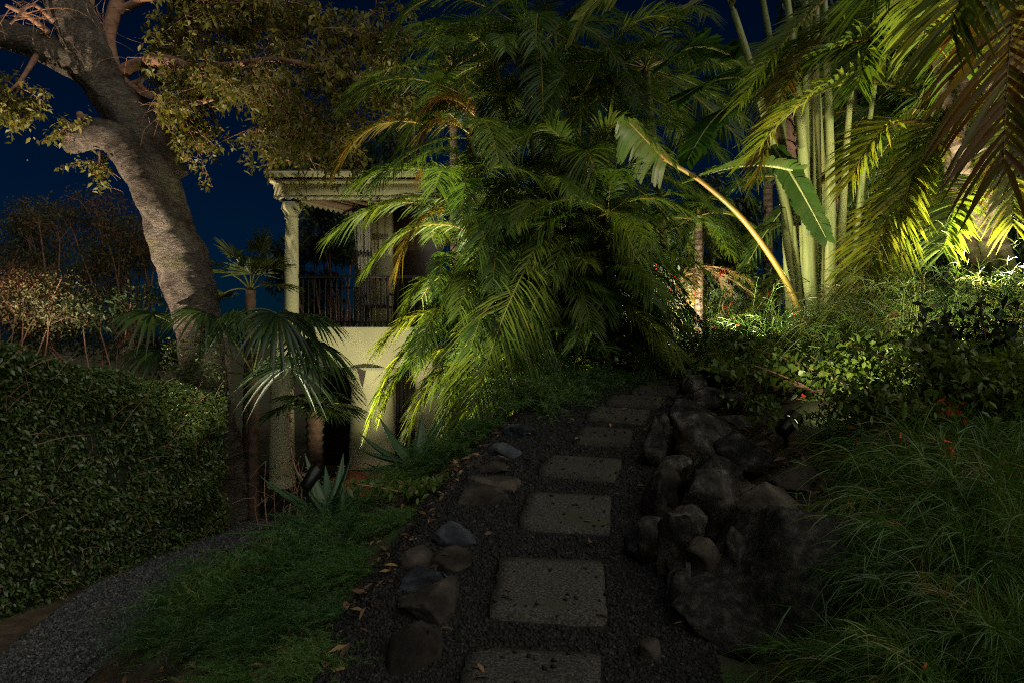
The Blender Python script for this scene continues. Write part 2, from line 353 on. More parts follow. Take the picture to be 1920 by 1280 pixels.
BOULDER = rough_mat("boulder_stone", [(0.36, (0.013, 0.013, 0.011)), (0.5, (0.028, 0.027, 0.023)), (0.66, (0.072, 0.069, 0.058))], scale=26, detail=14, rough=0.92, bump=1.0, bscale=60, bdist=0.03)
PLASTER = rough_mat("cream_plaster", [(0.3, (0.42, 0.40, 0.23)), (0.55, (0.48, 0.455, 0.27)), (0.75, (0.52, 0.49, 0.31))], scale=2.5, detail=10, rough=0.8, bump=0.15, bscale=30, second=((0.36, 0.35, 0.20), 1.8, 0.58, 0.75), bdist=0.005)
CEIL = rough_mat("roof_boards", [(0.3, (0.20, 0.12, 0.085)), (0.7, (0.34, 0.22, 0.15))], scale=5, rough=0.7, bump=0.2, stretch=(1, 6, 1))
DARKWOOD = plain_mat("dark_wood", (0.045, 0.030, 0.022), 0.5)
IRON = plain_mat("dark_iron", (0.018, 0.016, 0.015), 0.45, 0.4)
TILE = rough_mat("roof_tile", [(0.3, (0.10, 0.05, 0.035)), (0.7, (0.22, 0.11, 0.07))], scale=6, rough=0.85, bump=0.3)
TERRA = rough_mat("terracotta", [(0.3, (0.30, 0.11, 0.05)), (0.7, (0.46, 0.20, 0.10))], scale=6, rough=0.8, bump=0.2)
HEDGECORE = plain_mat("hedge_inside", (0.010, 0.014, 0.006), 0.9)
CURTAIN = plain_mat("dark_shutter", (0.055, 0.052, 0.040), 0.8)
BLACKMETAL = plain_mat("black_lamp_metal", (0.012, 0.012, 0.012), 0.35, 0.6)
CUSHION = plain_mat("pale_cushion", (0.35, 0.34, 0.30), 0.9)
def lens_mat():
    m, n, l, out = base_mat("lamp_lens"); e = n.new("ShaderNodeEmission"); e.inputs[0].default_value = (1.0, 0.82, 0.55, 1); e.inputs[1].default_value = 3.0
    l.new(e.outputs[0], out.inputs[0]); return m
LENS = lens_mat()

# ------------------------------------------------------------------ terrain
PX = np.array([-3, 0, 2.4, 3.0, 3.8, 4.5, 5.3, 5.85, 6.2, 6.6, 6.9, 8, 10, 14, 30])
PC = np.array([-.8, -.35, .075, .16, .30, .46, .70, .91, 1.12, 1.37, 1.53, 2.2, 3.2, 4.2, 6])
LOW = -0.95
def sstep(a, b, x):
    t = np.clip((x - a) / (b - a), 0, 1); return t * t * (3 - 2 * t)
def pathx(y): return np.interp(y, PX, PC)
def pathz(y): return np.interp(y, [-3, 7.3, 9, 14, 60], [-.54, 1.314, 1.42, 1.5, 1.6])
def ground(x, y):
    x = np.asarray(x, float); y = np.asarray(y, float)
    u = x - pathx(y); z0 = pathz(y)
    left = np.maximum(0, -u - 0.62)
    zl = np.maximum(LOW, z0 - 0.58 * np.maximum(0, left - 0.12) - 0.12 * np.minimum(left, 0.12))
    # soft toe
    zr = z0 + 0.30 * sstep(0.74, 1.35, u) + np.clip(u - 1.0, 0, 5) * 0.19
    z = np.where(u < 0, zl, zr)
    return z
def gz(x, y): return float(ground(x, y))

# where the garden's own and the added spotlights stand (planting is kept clear of their lenses)
def g(x, y, h=.16): return (x, y, gz(x, y) + h)
LIGHTS = [   # label, place, aim, watts, cone
    ("lit garden spotlight glowing in the bushes left of the traveller's palm", P(1391, 651, 6.0), (2.5, 6.05, 4.0), 320, 155),
    ("black garden spotlight on the bed behind the rock wall", P(1478, 795, 3.85), (3.5, 5.2, 2.5), 130, 95),
    ("garden spotlight among the right hand bushes aimed up at the fronds", g(3.45, 4.75, .35), (3.4, 4.9, 5.2), 760, 160),
    ("added fill spotlight behind the small leaved shrubs near the right edge", g(2.62, 4.1, .3), (3.5, 5.2, 2.5), 90, 125),  # extra unseen lamp, brightens the dark bushes at the right edge
    ("garden spotlight low on the bank aimed at the areca fronds", g(-2.25, 7.3, .72), (-0.4, 7.1, 2.6), 2600, 92),
    ("added fill spotlight in the ferns on the near left bank aimed at the palm crowns", g(-1.40, 4.75, .50), (0.45, 7.4, 4.2), 1100, 62),  # extra unseen lamp, lights the palm crowns evenly from the front
    ("added fill spotlight at the far bend under the red flowered bush", g(1.75, 8.0, .2), (2.2, 8.9, 2.6), 240, 150),  # extra unseen lamp, lifts the dark end of the path
    ("garden spotlight by the lower path aimed at the house", g(-1.65, 9.4, .25), (-3.3, 12, 3.7), 520, 100),
    ("garden spotlight beside the lower path aimed up at the leaning tree", g(-2.5, 7.8, .2), (-5.2, 9.7, 5.0), 500, 62),
    ("garden spotlight behind the hedge left of the leaning tree", g(-6.35, 7.9, .2), (-5.75, 9.6, 5.4), 4200, 78),
    ("garden spotlight under the feathery shrub at the left", g(-6.6, 9.7, .2), (-8.0, 11.0, 1.9), 70, 130),
    ("garden spotlight under the small far palm", g(2.45, 9.2, .2), (2.9, 10.3, 3.0), 420, 150),
    ("garden spotlight in the thicket behind the leaning palm trunks", g(5.7, 8.3, .3), (5.3, 8.6, 4.4), 600, 150),
]
LPOS = [(np.array(l[1], float), nrm(np.array(l[2], float) - np.array(l[1], float))) for l in LIGHTS]
def clear_of_lamps(Pt):
    ok = np.ones(len(Pt), bool)
    for c, d in LPOS:
        v = Pt - c; r_ = np.linalg.norm(v, axis=1); f = v @ d
        ok &= ~((r_ < 0.16) | ((r_ < 0.75) & (f > 0.72 * r_)))
    return ok

xs = np.concatenate([[-400, -150, -60, -30, -20, -14, -11], np.arange(-9, 8.01, 0.1), [9, 10, 12, 16, 24, 50, 150, 400]])
ys = np.concatenate([[-30, -12, -6, -3], np.arange(-2, 15.01, 0.1), [16, 18, 22, 30, 50, 120, 400, 900]])
X, Y = np.meshgrid(xs, ys, indexing='ij')
Z = ground(X, Y)
nz = np.array([fbm((a * 1.7, b * 1.7, 0.3), 3) for a, b in zip(X.ravel(), Y.ravel())]).reshape(X.shape)
U = X - pathx(Y)
bumpy = np.where(np.abs(U) < 0.62, 0.006, 0.035)
Z = Z + nz * bumpy
ac = Acc()
i, j = np.meshgrid(np.arange(len(xs) - 1), np.arange(len(ys) - 1), indexing='ij')
a = i * len(ys) + j
ac.add(np.stack([X, Y, Z], -1).reshape(-1, 3), np.stack([a, a + len(ys), a + len(ys) + 1, a + 1], -1).reshape(-1, 4))
tagit(ac.build("ground", SOIL, smooth=True), kind="structure")

def strip(name, yy, xl, xr, lift, mat, nx=14):
    ac = Acc(); t = np.linspace(0, 1, nx)
    XX = xl[:, None] * (1 - t) + xr[:, None] * t; YY = np.repeat(yy[:, None], nx, 1)
    ZZ = ground(XX, YY) + lift
    i, j = np.meshgrid(np.arange(len(yy) - 1), np.arange(nx - 1), indexing='ij'); a = i * nx + j
    ac.add(np.stack([XX, YY, ZZ], -1).reshape(-1, 3), np.stack([a, a + 1, a + nx + 1, a + nx], -1).reshape(-1, 4))
    return tagit(ac.build(name, mat, smooth=True), kind="structure")
yy = np.arange(-2, 12, 0.1)
jit = np.array([fbm((y * 1.3, 0, 5)) for y in yy]) * 0.10
strip("gravel_path", yy, pathx(yy) - 0.86 + jit, pathx(yy) + 0.66 + jit * .5, 0.014, GRAVEL)
LPX = lambda y: np.interp(y, [3, 5, 7.6, 9.5, 12], [-3.1, -3.48, -3.85, -3.6, -3.2])
yy2 = np.arange(2.5, 12, 0.12)
strip("lower_path", yy2, LPX(yy2) - 0.62, LPX(yy2) + 0.50, 0.016, GRAVEL, 8)

SLABS = [  # near-left, near-right, far-right, far-left corners in the photograph
    ((845, 1320), (1130, 1330), (1126, 1222), (880, 1205), "large grey square stepping stone cut off by the bottom edge"),
    ((915, 1143), (1140, 1160), (1131, 1047), (938, 1040), "grey square stepping stone second up from the bottom edge"),
    ((970, 980), (1144, 990), (1146, 926), (992, 918), "grey square stepping stone third up from the bottom edge"),
    ((1007, 880), (1152, 893), (1168, 858), (1030, 849), "grey stepping stone with a chipped right end, fourth along the path"),
    ((1073, 822), (1180, 829), (1186, 803), (1094, 796), "mossy square stepping stone fifth along the path"),
    ((1098, 778), (1208, 788), (1219, 766), (1118, 759), "broad stepping stone sixth along the path where it bends right"),
    ((1133, 752), (1235, 758), (1248, 741), (1150, 737), "mossy stepping stone seventh along the path beside the small rocks"),
    ((1180, 733), (1266, 735), (1274, 721), (1197, 719), "thin looking stepping stone eighth along the path"),
    ((1210, 716), (1282, 717), (1286, 707), (1222, 706), "small far stepping stone ninth along the path"),
    ((1238, 704), (1296, 705), (1302, 697), (1252, 696), "farthest stepping stone at the top of the path"),
]
def dplane(py, h=0.052): return (CAMZ - h) * 1280 / (py - 409.6)
SQ = [np.array([P(px, py, dplane(py)) for px, py in q[:4]]) for q in SLABS]
def in_slab(x, y):
    m = np.zeros(len(x), bool)
    for q in SQ:
        ok = np.ones(len(x), bool)
        for k in range(4):
            a, b = q[k], q[(k + 1) % 4]; ok &= (b[0] - a[0]) * (y - a[1]) - (b[1] - a[1]) * (x - a[0]) > -0.004
        m |= ok
    return m
# gravel stones: far too many to count
def pebbles(name, N, xfun, yr, wl, wr, label, mat=None, size=(0.0055, 0.0125), seed=1, bias=1.6):
    r = np.random.default_rng(seed)
    y = yr[0] + (yr[1] - yr[0]) * r.random(N) ** bias
    x = xfun(y) + wl + (wr - wl) * r.random(N)
    ins = in_slab(x, y); keep = ~ins | (r.random(N) < .012); x = x[keep]; y = y[keep]; ins = ins[keep]; N = len(x)
    s = size[0] + (size[1] - size[0]) * r.random(N) ** 2
    s = s * (0.75 + 0.10 * y)
    z = ground(x, y) + np.where(ins, .052 + s * .4, 0.012 + s * 0.30)
    O = np.array([[1, 0, 0], [-1, 0, 0], [0, 1, 0], [0, -1, 0], [0, 0, 1], [0, 0, -1.0]])
    a = r.random((N, 6, 3)) * 0.5 - 0.25
    V = (O[None] + a) * (s[:, None] * (0.6 + 0.8 * r.random((N, 3)))).reshape(N, 1, 3)
    ang = r.random(N) * 6.28; c, sn = np.cos(ang)[:, None], np.sin(ang)[:, None]
    tl = (r.random(N) - .5)[:, None]
    V = np.stack([V[..., 0] * c - V[..., 1] * sn, V[..., 0] * sn + V[..., 1] * c, V[..., 2] * 0.8 + V[..., 0] * tl], -1)
    V += np.stack([x, y, z], -1)[:, None]
    f = np.array([[0, 2, 4], [2, 1, 4], [1, 3, 4], [3, 0, 4], [2, 0, 5], [1, 2, 5], [3, 1, 5], [0, 3, 5]])
    F = (f[None] + (np.arange(N) * 6)[:, None, None]).reshape(-1, 3)
    ac = Acc(); ac.add(V, F, np.repeat(r.random(N), 6))
    return tagit(ac.build(name, mat or PEBBLE), label, "gravel", kind="stuff")
pebbles("path_gravel", 105000, pathx, (1.6, 8.0), -0.86, 0.66, "dark grey crushed gravel covering the path between the stepping stones", seed=2)
pebbles("lower_path_gravel", 26000, LPX, (4.2, 9.6), -0.60, 0.5, "blue grey gravel on the lower path beside the hedge", mat=PALEPEBBLE, size=(0.008, 0.016), seed=3, bias=1.3)

# ------------------------------------------------------------------ stepping stones
for k, (c0, c1, c2, c3, lab) in enumerate(SLABS):
    pts = []
    for (px, py) in (c0, c1, c2, c3):
        d = dplane(py)
        pts.append(P(px, py, d))
    pts = np.array(pts); cen = pts.mean(0)
    # top face follows the slope, thickness below it; edges slightly uneven
    n = 9
    top = []
    for a in np.linspace(0, 1, n):
        for b in np.linspace(0, 1, n):
            q = (pts[0] * (1 - b) + pts[1] * b) * (1 - a) + (pts[3] * (1 - b) + pts[2] * b) * a
            e = min(a, 1 - a, b, 1 - b)
            if max(a, 1 - a) == 1 and max(b, 1 - b) == 1: q = q + (cen - q) * .05 * rng.random()
            if e < 1e-6:
                q = q + (cen - q) * 0.05 * max(0, abs(fbm(q * 11 + 3)) - .12) * 2.0
                q[2] -= 0.003 + 0.006 * max(0, abs(fbm(q * 14)) - .1)
            else: q[2] += 0.003 * fbm(q * 8)
            top.append(q)
    top = np.array(top); rim = [i for i in range(n)] + [n * r_ + n - 1 for r_ in range(1, n)] + [n * (n - 1) + i for i in range(n - 2, -1, -1)] + [n * r_ for r_ in range(n - 2, 0, -1)]
    low = top[rim].copy(); low[:, 2] -= 0.09
    ac = Acc(); i, j = np.meshgrid(np.arange(n - 1), np.arange(n - 1), indexing='ij'); a = i * n + j
    V = np.vstack([top, low]); F = np.stack([a, a + 1, a + n + 1, a + n], -1).reshape(-1, 4)
    m = len(rim); F2 = [[rim[q], n * n + q, n * n + (q + 1) % m, rim[(q + 1) % m]] for q in range(m)]
    ac.add(V, np.vstack([F, F2]))
    o = ac.build("stepping_stone", SLAB, off=cen)
    tagit(o, lab, "stepping stone", "stepping stones up the gravel path")

# ------------------------------------------------------------------ rocks
import bmesh
def rock_mesh(w, dpt, h, seed, cuts=9, rough=0.16, sub=4):
    r = np.random.default_rng(seed)
    bm = bmesh.new(); bmesh.ops.create_icosphere(bm, subdivisions=sub, radius=1.0)
    V = np.array([v.co[:] for v in bm.verts]); F = np.array([[v.index for v in f.verts] for f in bm.faces]); bm.free()
    V = V * (1 + 0.10 * r.normal(size=3))
    for _ in range(cuts + 7):
        nn = nrm(r.normal(size=3) * np.array([1, 1, .9])); dd = 0.42 + 0.36 * r.random()
        V = V - np.maximum(0, V @ nn - dd)[:, None] * nn
    V = np.array([v * (1 + rough * 0.35 * fbm(v * 3.0 + seed, 3) - rough * 0.55 * abs(fbm(v * 4.5 + seed, 3)) + rough * 0.32 * fbm(v * 12 + seed, 3)) for v in V])
    V = V / np.abs(V).max(0) * np.array([w / 2, dpt / 2, h / 2])
    return V, F
ROCKS = [ # cx, cy, w, h, d, material, label
    (1290, 782, 98, 52, 5.35, ROCK, "flat topped olive brown rock at the head of the rock wall"),
    (1283, 826, 112, 66, 5.05, ROCK, "dark mossy rock under the flat topped one"),
    (1335, 842, 140, 100, 4.65, ROCK, "grey rock with a sharp peak in the middle of the wall"),
    (1412, 868, 140, 84, 4.35, ROCK, "pale crested rock with rusty flank beside the black spotlight"),
    (1268, 884, 60, 52, 4.55, ROCK, "small olive wedge rock above the brown rock by the path"),
    (1258, 910, 66, 54, 4.35, TANROCK, "brown lumpy rock on the path side of the wall"),
    (1345, 908, 108, 84, 4.15, ROCK, "knobbly grey rock with a pale crown between larger ones"),
    (1345, 962, 138, 120, 3.75, ROCK, "big pale craggy rock in the lower part of the wall"),
    (1448, 957, 132, 80, 3.75, TANROCK, "broad brown and grey rock just above the great boulder"),
    (1285, 1030, 84, 104, 3.5, ROCK, "tall rounded rock standing at the foot of the wall"),
    (1213, 1022, 64, 84, 3.52, ROCK, "dark rock with a reddish top standing out onto the path"),
    (1325, 1052, 58, 62, 3.36, TANROCK, "small tan rock wedged behind the boulder's left end"),
    (1382, 1030, 46, 62, 3.36, ROCK, "small oval rock leaning beside the boulder's notch"),
    (1273, 1115, 48, 96, 3.02, ROCK, "upright slab of rock against the boulder's left end"),
    (1248, 972, 36, 32, 3.85, ROCK, "little round pale rock lying in the wall's dark gap"),
    (1236, 940, 44, 92, 4.2, ROCK, "narrow dark rock at the wall's edge by the gravel"),
    (1243, 855, 40, 110, 4.9, ROCK, "long dark stone edging the gravel beside the wall"),
    (1300, 722, 52, 32, 6.15, ROCK, "smooth purplish rock near the far end of the wall"),
    (1358, 712, 74, 46, 6.2, TANROCK, "reddish brown rock under the far flower bush"),
    (1340, 750, 64, 50, 5.85, ROCK, "sloping grey rock above the flat topped rock"),
    (1290, 752, 62, 34, 5.85, ROCK, "low red tinged rock next to the seventh stepping stone"),
    (1398, 762, 66, 44, 5.6, TANROCK, "ochre rock half sunk in leaf litter"),
    (1283, 704, 34, 24, 6.6, BLUEROCK, "tiny pale green rock at the far tip of the wall"),
    (1322, 700, 46, 24, 6.65, TANROCK, "thin ochre stone lying on the far rocks"),
    (1368, 805, 84, 60, 5.2, ROCK, "dark hollow looking rock behind the peaked one"),
    (1495, 905, 90, 60, 4.1, ROCK, "shadowed brown rock sunk in the bed right of the crested rock"),
    (1300, 985, 70, 60, 3.75, ROCK, "grey rock tucked left of the big craggy one"),
    (1400, 925, 60, 40, 4.0, ROCK, "slanted bluish slab in the gap over the broad rock"),
    (1420, 1000, 80, 50, 3.6, ROCK, "black shadowed rock filling the gap over the boulder"),
    (1230, 990, 60, 50, 3.72, ROCK, "low dark rock at the gravel's edge below the narrow one"),
    (1245, 805, 44, 44, 5.3, ROCK, "blackish rock beside the fifth stepping stone"),
    (812, 1148, 128, 96, 2.76, TANROCK, "flat tan edging rock left of the second stepping stone"),
    (772, 1240, 128, 110, 2.48, TANROCK, "rounded brown edging rock nearest the bottom edge"),
    (806, 1100, 92, 60, 2.96, BLUEROCK, "blue grey edging rock behind the flat tan one"),
    (775, 1058, 66, 44, 3.15, TANROCK, "small dark edging rock against the ferns"),
    (838, 1062, 78, 44, 3.14, TANROCK, "brown edging rock with a square right end"),
    (852, 1014, 70, 56, 3.38, BLUEROCK, "bluish pointed rock by the left gravel edge"),
    (900, 942, 86, 44, 3.85, TANROCK, "low brown edging rock beside the third stepping stone"),
    (922, 912, 92, 34, 4.08, TANROCK, "long tan edging rock left of the third stone's far side"),
    (948, 850, 60, 30, 4.65, BLUEROCK, "grey flat edging rock near the fourth stepping stone"),
    (984, 815, 70, 30, 5.05, BLUEROCK, "far pale edging rock under the palm clump"),
    (930, 880, 70, 30, 4.35, TANROCK, "small dark edging rock left of the fourth stone"),
    (592, 1222, 140, 84, 3.2, BLUEROCK, "smooth blue grey rock sunk in the lower left ferns"),
    (655, 1275, 130, 70, 2.95, BLUEROCK, "bluish rock in the ferns at the bottom edge"),
    (1225, 1215, 40, 24, 2.55, TANROCK, "little brown stone lying loose on the gravel"),
]
for k, (cx, cyy, w, h, d, mt, lab) in enumerate(ROCKS):
    if cx > 1150: d = (CAMZ - (0.08 + 0.0009 * (cx - np.interp(cyy, [700, 780, 880, 960, 1030, 1110], [1275, 1235, 1225, 1205, 1185, 1250])))) * 1280 / (cyy - 409.6)
    else: d = (CAMZ - 0.03) * 1280 / (cyy - 409.6) if cx > 700 else d
    c = P(cx, cyy, d); sc = d / 1280
    W_, H_ = w * sc * 1.25, h * sc * 1.32; D_ = max(W_, H_) * 0.85
    c[1] += D_ * 0.25
    V, F = rock_mesh(W_, D_, H_, 11 + k * 3, cuts=8 + k % 4, sub=4 if w > 60 else 3)
    V = V @ rotz(rng.normal() * 0.25).T @ roty(rng.normal() * 0.12).T
    # rocks that the ground would not reach are carried down by their own bulk
    g = gz(c[0], c[1]); bot = c[2] + V[:, 2].min()
    if bot > g - 0.02:
        lowm = V[:, 2] < 0; V[lowm, 2] *= 1 + (bot - g + 0.05) / max(0.02, -V[:, 2].min())
    ac = Acc(); ac.add(V + c, F)
    o = ac.build("rock", mt, smooth=False, off=(c[0], c[1], c[2]))
    tagit(o, lab, "rock", "rocks of the retaining wall" if cx > 1150 else "rocks edging the path")
# the great boulder: a broad slab with a scooped left shoulder
def boulder():
    bm = bmesh.new(); bmesh.ops.create_icosphere(bm, subdivisions=6, radius=1.0)
    V = np.array([v.co[:] for v in bm.verts]); F = np.array([[v.index for v in f.verts] for f in bm.faces]); bm.free()
    V = V / np.max(np.abs(V), axis=1)[:, None] ** 0.72
    r = np.random.default_rng(8)
    for nn, dd in (((-.45, -.75, .45), .93), ((.3, -.9, .3), .90), ((0, -.6, .8), 1.02), ((-.9, -.4, -.1), .97), ((.5, -.5, .7), 1.05), ((-.2, -.95, -.25), .86), ((.1, .2, 1), .92), ((-.7, -.2, .7), 1.0)):
        nn = nrm(np.array(nn)); V = V - np.maximum(0, V @ nn - dd)[:, None] * nn
    t = sstep(-.52, -.22, V[:, 0] + .10 * V[:, 1]); up = V[:, 2] > -.35
    V[up, 2] = -.35 + (V[up, 2] + .35) * (0.66 + 0.34 * t[up])
    V = V * np.array([.54, .38, .44])
    V = np.array([v + nrm(v) * (.035 * fbm(v * 4 + 2, 4) + .014 * fbm(v * 17, 4)) for v in V])
    c = np.array([1.17, 2.74, .50]); ac = Acc(); ac.add(V @ rotz(-.12).T + c, F)
    o = ac.build("boulder", BOULDER, smooth=True, off=c)
    tagit(o, "great dark boulder with a scooped left shoulder at the path's lower right", "boulder")
boulder()

# ------------------------------------------------------------------ plant builders
ZUP = np.array([0, 0, 1.0])
def frond(root, p0, p1, p2, Lm, W=0.03, n=42, tint=0.45, sag=0.28, vee=0.25, mat=PALM, start=0.12, rad=0.013, name="frond", keel=0.35, fwd=(0.55, 1.0), K=4, prof=PROF_LANCE, droopside=0.0, rmat=None, gap=0.0, lenprof=None, seed=None, twist=0.0):
    r = np.random.default_rng(seed if seed is not None else int(abs(p2[0] * 1000 + p2[2] * 777 + p0[1] * 91)) % 99991)
    p0, p1, p2 = (np.asarray(q, float) for q in (p0, p1, p2))
    if prof is PROF_STRIP: n = n * 2; W = W * .72
    if mat is PADDLE and rad > .02: rad = .02
    t = np.linspace(start, 1, n); t = np.concatenate([t, t + r.normal(size=n) * 0.004]); t = np.clip(t, 0, 1)
    if gap > 0:
        keep = r.random(len(t)) > gap
    else: keep = np.ones(len(t), bool)
    sgn = np.concatenate([np.ones(n), -np.ones(n)])
    t = t[keep]; sgn = sgn[keep]; tt = t[:, None]
    C = (1 - tt) ** 2 * p0 + 2 * tt * (1 - tt) * p1 + tt ** 2 * p2
    T = nrm(2 * (1 - tt) * (p1 - p0) + 2 * tt * (p2 - p1))
    side0 = np.cross(p1 - p0, ZUP); h = (p2 - p0).copy(); h[2] = 0
    if np.linalg.norm(side0) < 0.15 * np.linalg.norm(p1 - p0): side0 = np.cross(h if np.linalg.norm(h) > 1e-3 else np.array([1.0, 0, 0]), ZUP)
    if twist:
        T0 = nrm(p2 - p0); side0 = side0 * math.cos(twist) + np.cross(T0, side0) * math.sin(twist)
    side = nrm(side0 - T * (T @ side0)[:, None]); up = np.cross(side, T)
    if np.mean(up[:, 2]) < 0 and not twist: up = -up
    b = fwd[0] + (fwd[1] - fwd[0]) * t + r.normal(size=len(t)) * 0.07
    v = vee * (1 - 0.6 * t) + r.normal(size=len(t)) * 0.10
    if prof is PROF_STRIP:
        gi = (np.arange(len(t)) // 4); ga = r.normal(size=gi.max() + 1); b = fwd[0] + (fwd[1] - fwd[0]) * t + .10 * ga[gi]; v = vee * (1 - .6 * t) + .10 * ga[::-1][gi]
    D = nrm(side * (sgn * np.cos(b))[:, None] + T * np.sin(b)[:, None] + up * v[:, None])
    S = nrm(T - D * np.sum(T * D, 1)[:, None])
    S = nrm(S + up * (r.normal(size=len(t)) * (0.06 if prof is PROF_STRIP else 0.35))[:, None])
    tn = (t - start) / (1 - start)
    lp = lenprof(tn) if lenprof else (0.30 + 0.70 * np.sin(np.pi * np.clip(0.16 + tn * 0.70, 0, 1)))
    L = Lm * lp * ((0.97 + 0.05 * r.random(len(t))) if prof is PROF_STRIP else (0.92 + 0.16 * r.random(len(t))))
    ac = Acc()
    ti = np.clip(tint + r.normal(size=len(t)) * 0.06, 0, 1)
    ribbons(ac, C, D, S, L, W * (0.6 + 0.4 * lp), K=K, sag=sag * (0.6 + 0.8 * r.random(len(t))), prof=prof, tint=ti, keel=keel, up=None, clear=False)
    if ac.n == 0: return None
    o = ac.build(name, mat, root)
    ra = Acc(); path = bez(p0, p1, p2, 14); tube(ra, path, np.linspace(rad, rad * 0.22, 14), 5, cap=False)
    ra.build("rachis", rmat or RACHIS, o, smooth=True)
    return o

def px_of(p): return 960 + p[0] / p[1] * 1280, 640 - (p[2] - CAMZ) / p[1] * 1280
def house_clear(p1, p2):
    for q in (p1, p2, (p1 + p2) / 2):
        x, y = px_of(q)
        if x < np.interp(y, [200, 320, 400, 460, 600, 640, 720, 800], [660, 690, 700, 790, 780, 740, 720, 705]): return False
    return True
def crown(root, top, nf, L, rs, el=(80, -15), az0=0.0, azr=(0, 360), tint=(0.3, 0.55), Lm=0.42, W=0.032, n=40, droop=0.45, rad=0.013, avoid=None, **kw):
    for k in range(nf):
        f = (k + 0.5) / nf
        az = RAD(azr[0] + (azr[1] - azr[0]) * ((k * 0.381966 + rs.random() * 0.08) % 1.0)) + az0
        e = RAD(el[0] + (el[1] - el[0]) * f ** 0.8 + rs.normal() * 6); l = L * (0.8 + 0.35 * rs.random())
        h = np.array([math.sin(az), math.cos(az), 0])
        p1 = top + l * 0.52 * (h * math.cos(e) + ZUP * math.sin(e))
        dr = droop * (0.7 + 0.6 * rs.random())
        p2 = top + l * (h * (0.55 + 0.42 * math.cos(e)) + ZUP * (math.sin(e) * 0.72 - dr))
        if avoid and not avoid(p1, p2): continue
        frond(root, top, p1, p2, Lm * l / L, W, n, tint=tint[0] + (tint[1] - tint[0]) * rs.random() ** 1.4, rad=rad, seed=int(rs.integers(1e6)), **kw)

def cane(root, p0, p1, r0, r1, name="cane", mat=CANE, rings=14, bend=0.1, sides=9, ringd=0.10):
    p0 = np.asarray(p0, float); p1 = np.asarray(p1, float)
    mid = (p0 + p1) / 2; h = p1 - p0; h[2] = 0; mid = mid - h * bend
    n = rings * 4 + 1
    path = bez(p0, mid, p1, n); rad = np.linspace(r0, r1, n) * np.where(np.arange(n) % 4 == 0, 1 + ringd, 1.0)
    ac = Acc(); tube(ac, path, rad, sides, lump=0.03, freq=5, t=np.where(np.arange(n) % 4 == 0, 0.05, 0.6))
    return ac.build(name, mat, root, smooth=True)

def leaves_at(acc, C, size, r, tint, spread=1.0, hang=0.3, sag=0.25, aspect=0.45, K=3, out=None, prof=PROF_LEAF, keel=0.25):
    M = len(C); D = r.normal(size=(M, 3)); D[:, 2] -= hang
    if out is not None: D = nrm(D) + out * spread
    D = nrm(D); S = nrm(np.cross(D, nrm(r.normal(size=(M, 3)) * 0.7 + ZUP)))
    L = size * (0.65 + 0.7 * r.random(M))
    ribbons(acc, C, D, S, L, L * aspect, K=K, sag=sag, prof=prof, tint=np.clip(tint + r.normal(size=M) * 0.13, 0, 1), keel=keel)

def leafy_tree(name, label, base, trunks, nb, size, leafn, leaf, mat, r, tint=0.4, group=None, cat="tree", trunk_r=0.09, barkm=None, blobs=None, hang=0.2):
    """tapered trunk, limbs to clump centres, small leaves spread through uneven clumps"""
    base = np.asarray(base, float); root = thing(name, label, cat, base, group)
    barkm = barkm or TWIG
    ta = Acc(); fork = base + np.asarray(trunks)
    tube(ta, catmull([base - ZUP * 0.1, (base + fork) / 2 + r.normal(size=3) * 0.08, fork], 12), np.linspace(trunk_r, trunk_r * 0.6, 12), 9, lump=0.15)
    ta.build("trunk", barkm, root, smooth=True)
    la = Acc(); ba = Acc()
    for k in range(nb):
        c = fork + np.asarray(size) * (r.normal(size=3) * 0.5) if blobs is None else np.asarray(blobs[k % len(blobs)]) + r.normal(size=3) * 0.22
        pth = catmull([fork, (fork + c) / 2 + r.normal(size=3) * 0.15 - ZUP * 0.05, c], 8)
        tube(ba, pth, np.linspace(trunk_r * 0.42, 0.008, 8), 5, cap=False)
        rr = 0.30 + 0.30 * r.random()
        m = leafn // nb
        q = r.normal(size=(m, 3)); q = nrm(q) * (r.random(m) ** 0.45)[:, None] * rr * np.array([1.25, 1.25, 0.75])
        for s_ in range(4):
            e = c + q[s_ * 7 % m]; tube(ba, [c - (c - fork) * 0.12, (c + e) / 2, e], [0.008, 0.006, 0.003], 4, cap=False)
        leaves_at(la, c + q, leaf, r, tint + 0.12 * r.normal(), hang=hang)
    ba.build("branches", barkm, root, smooth=True); 
    la.build("crown", mat, root, kind="stuff")
    return root

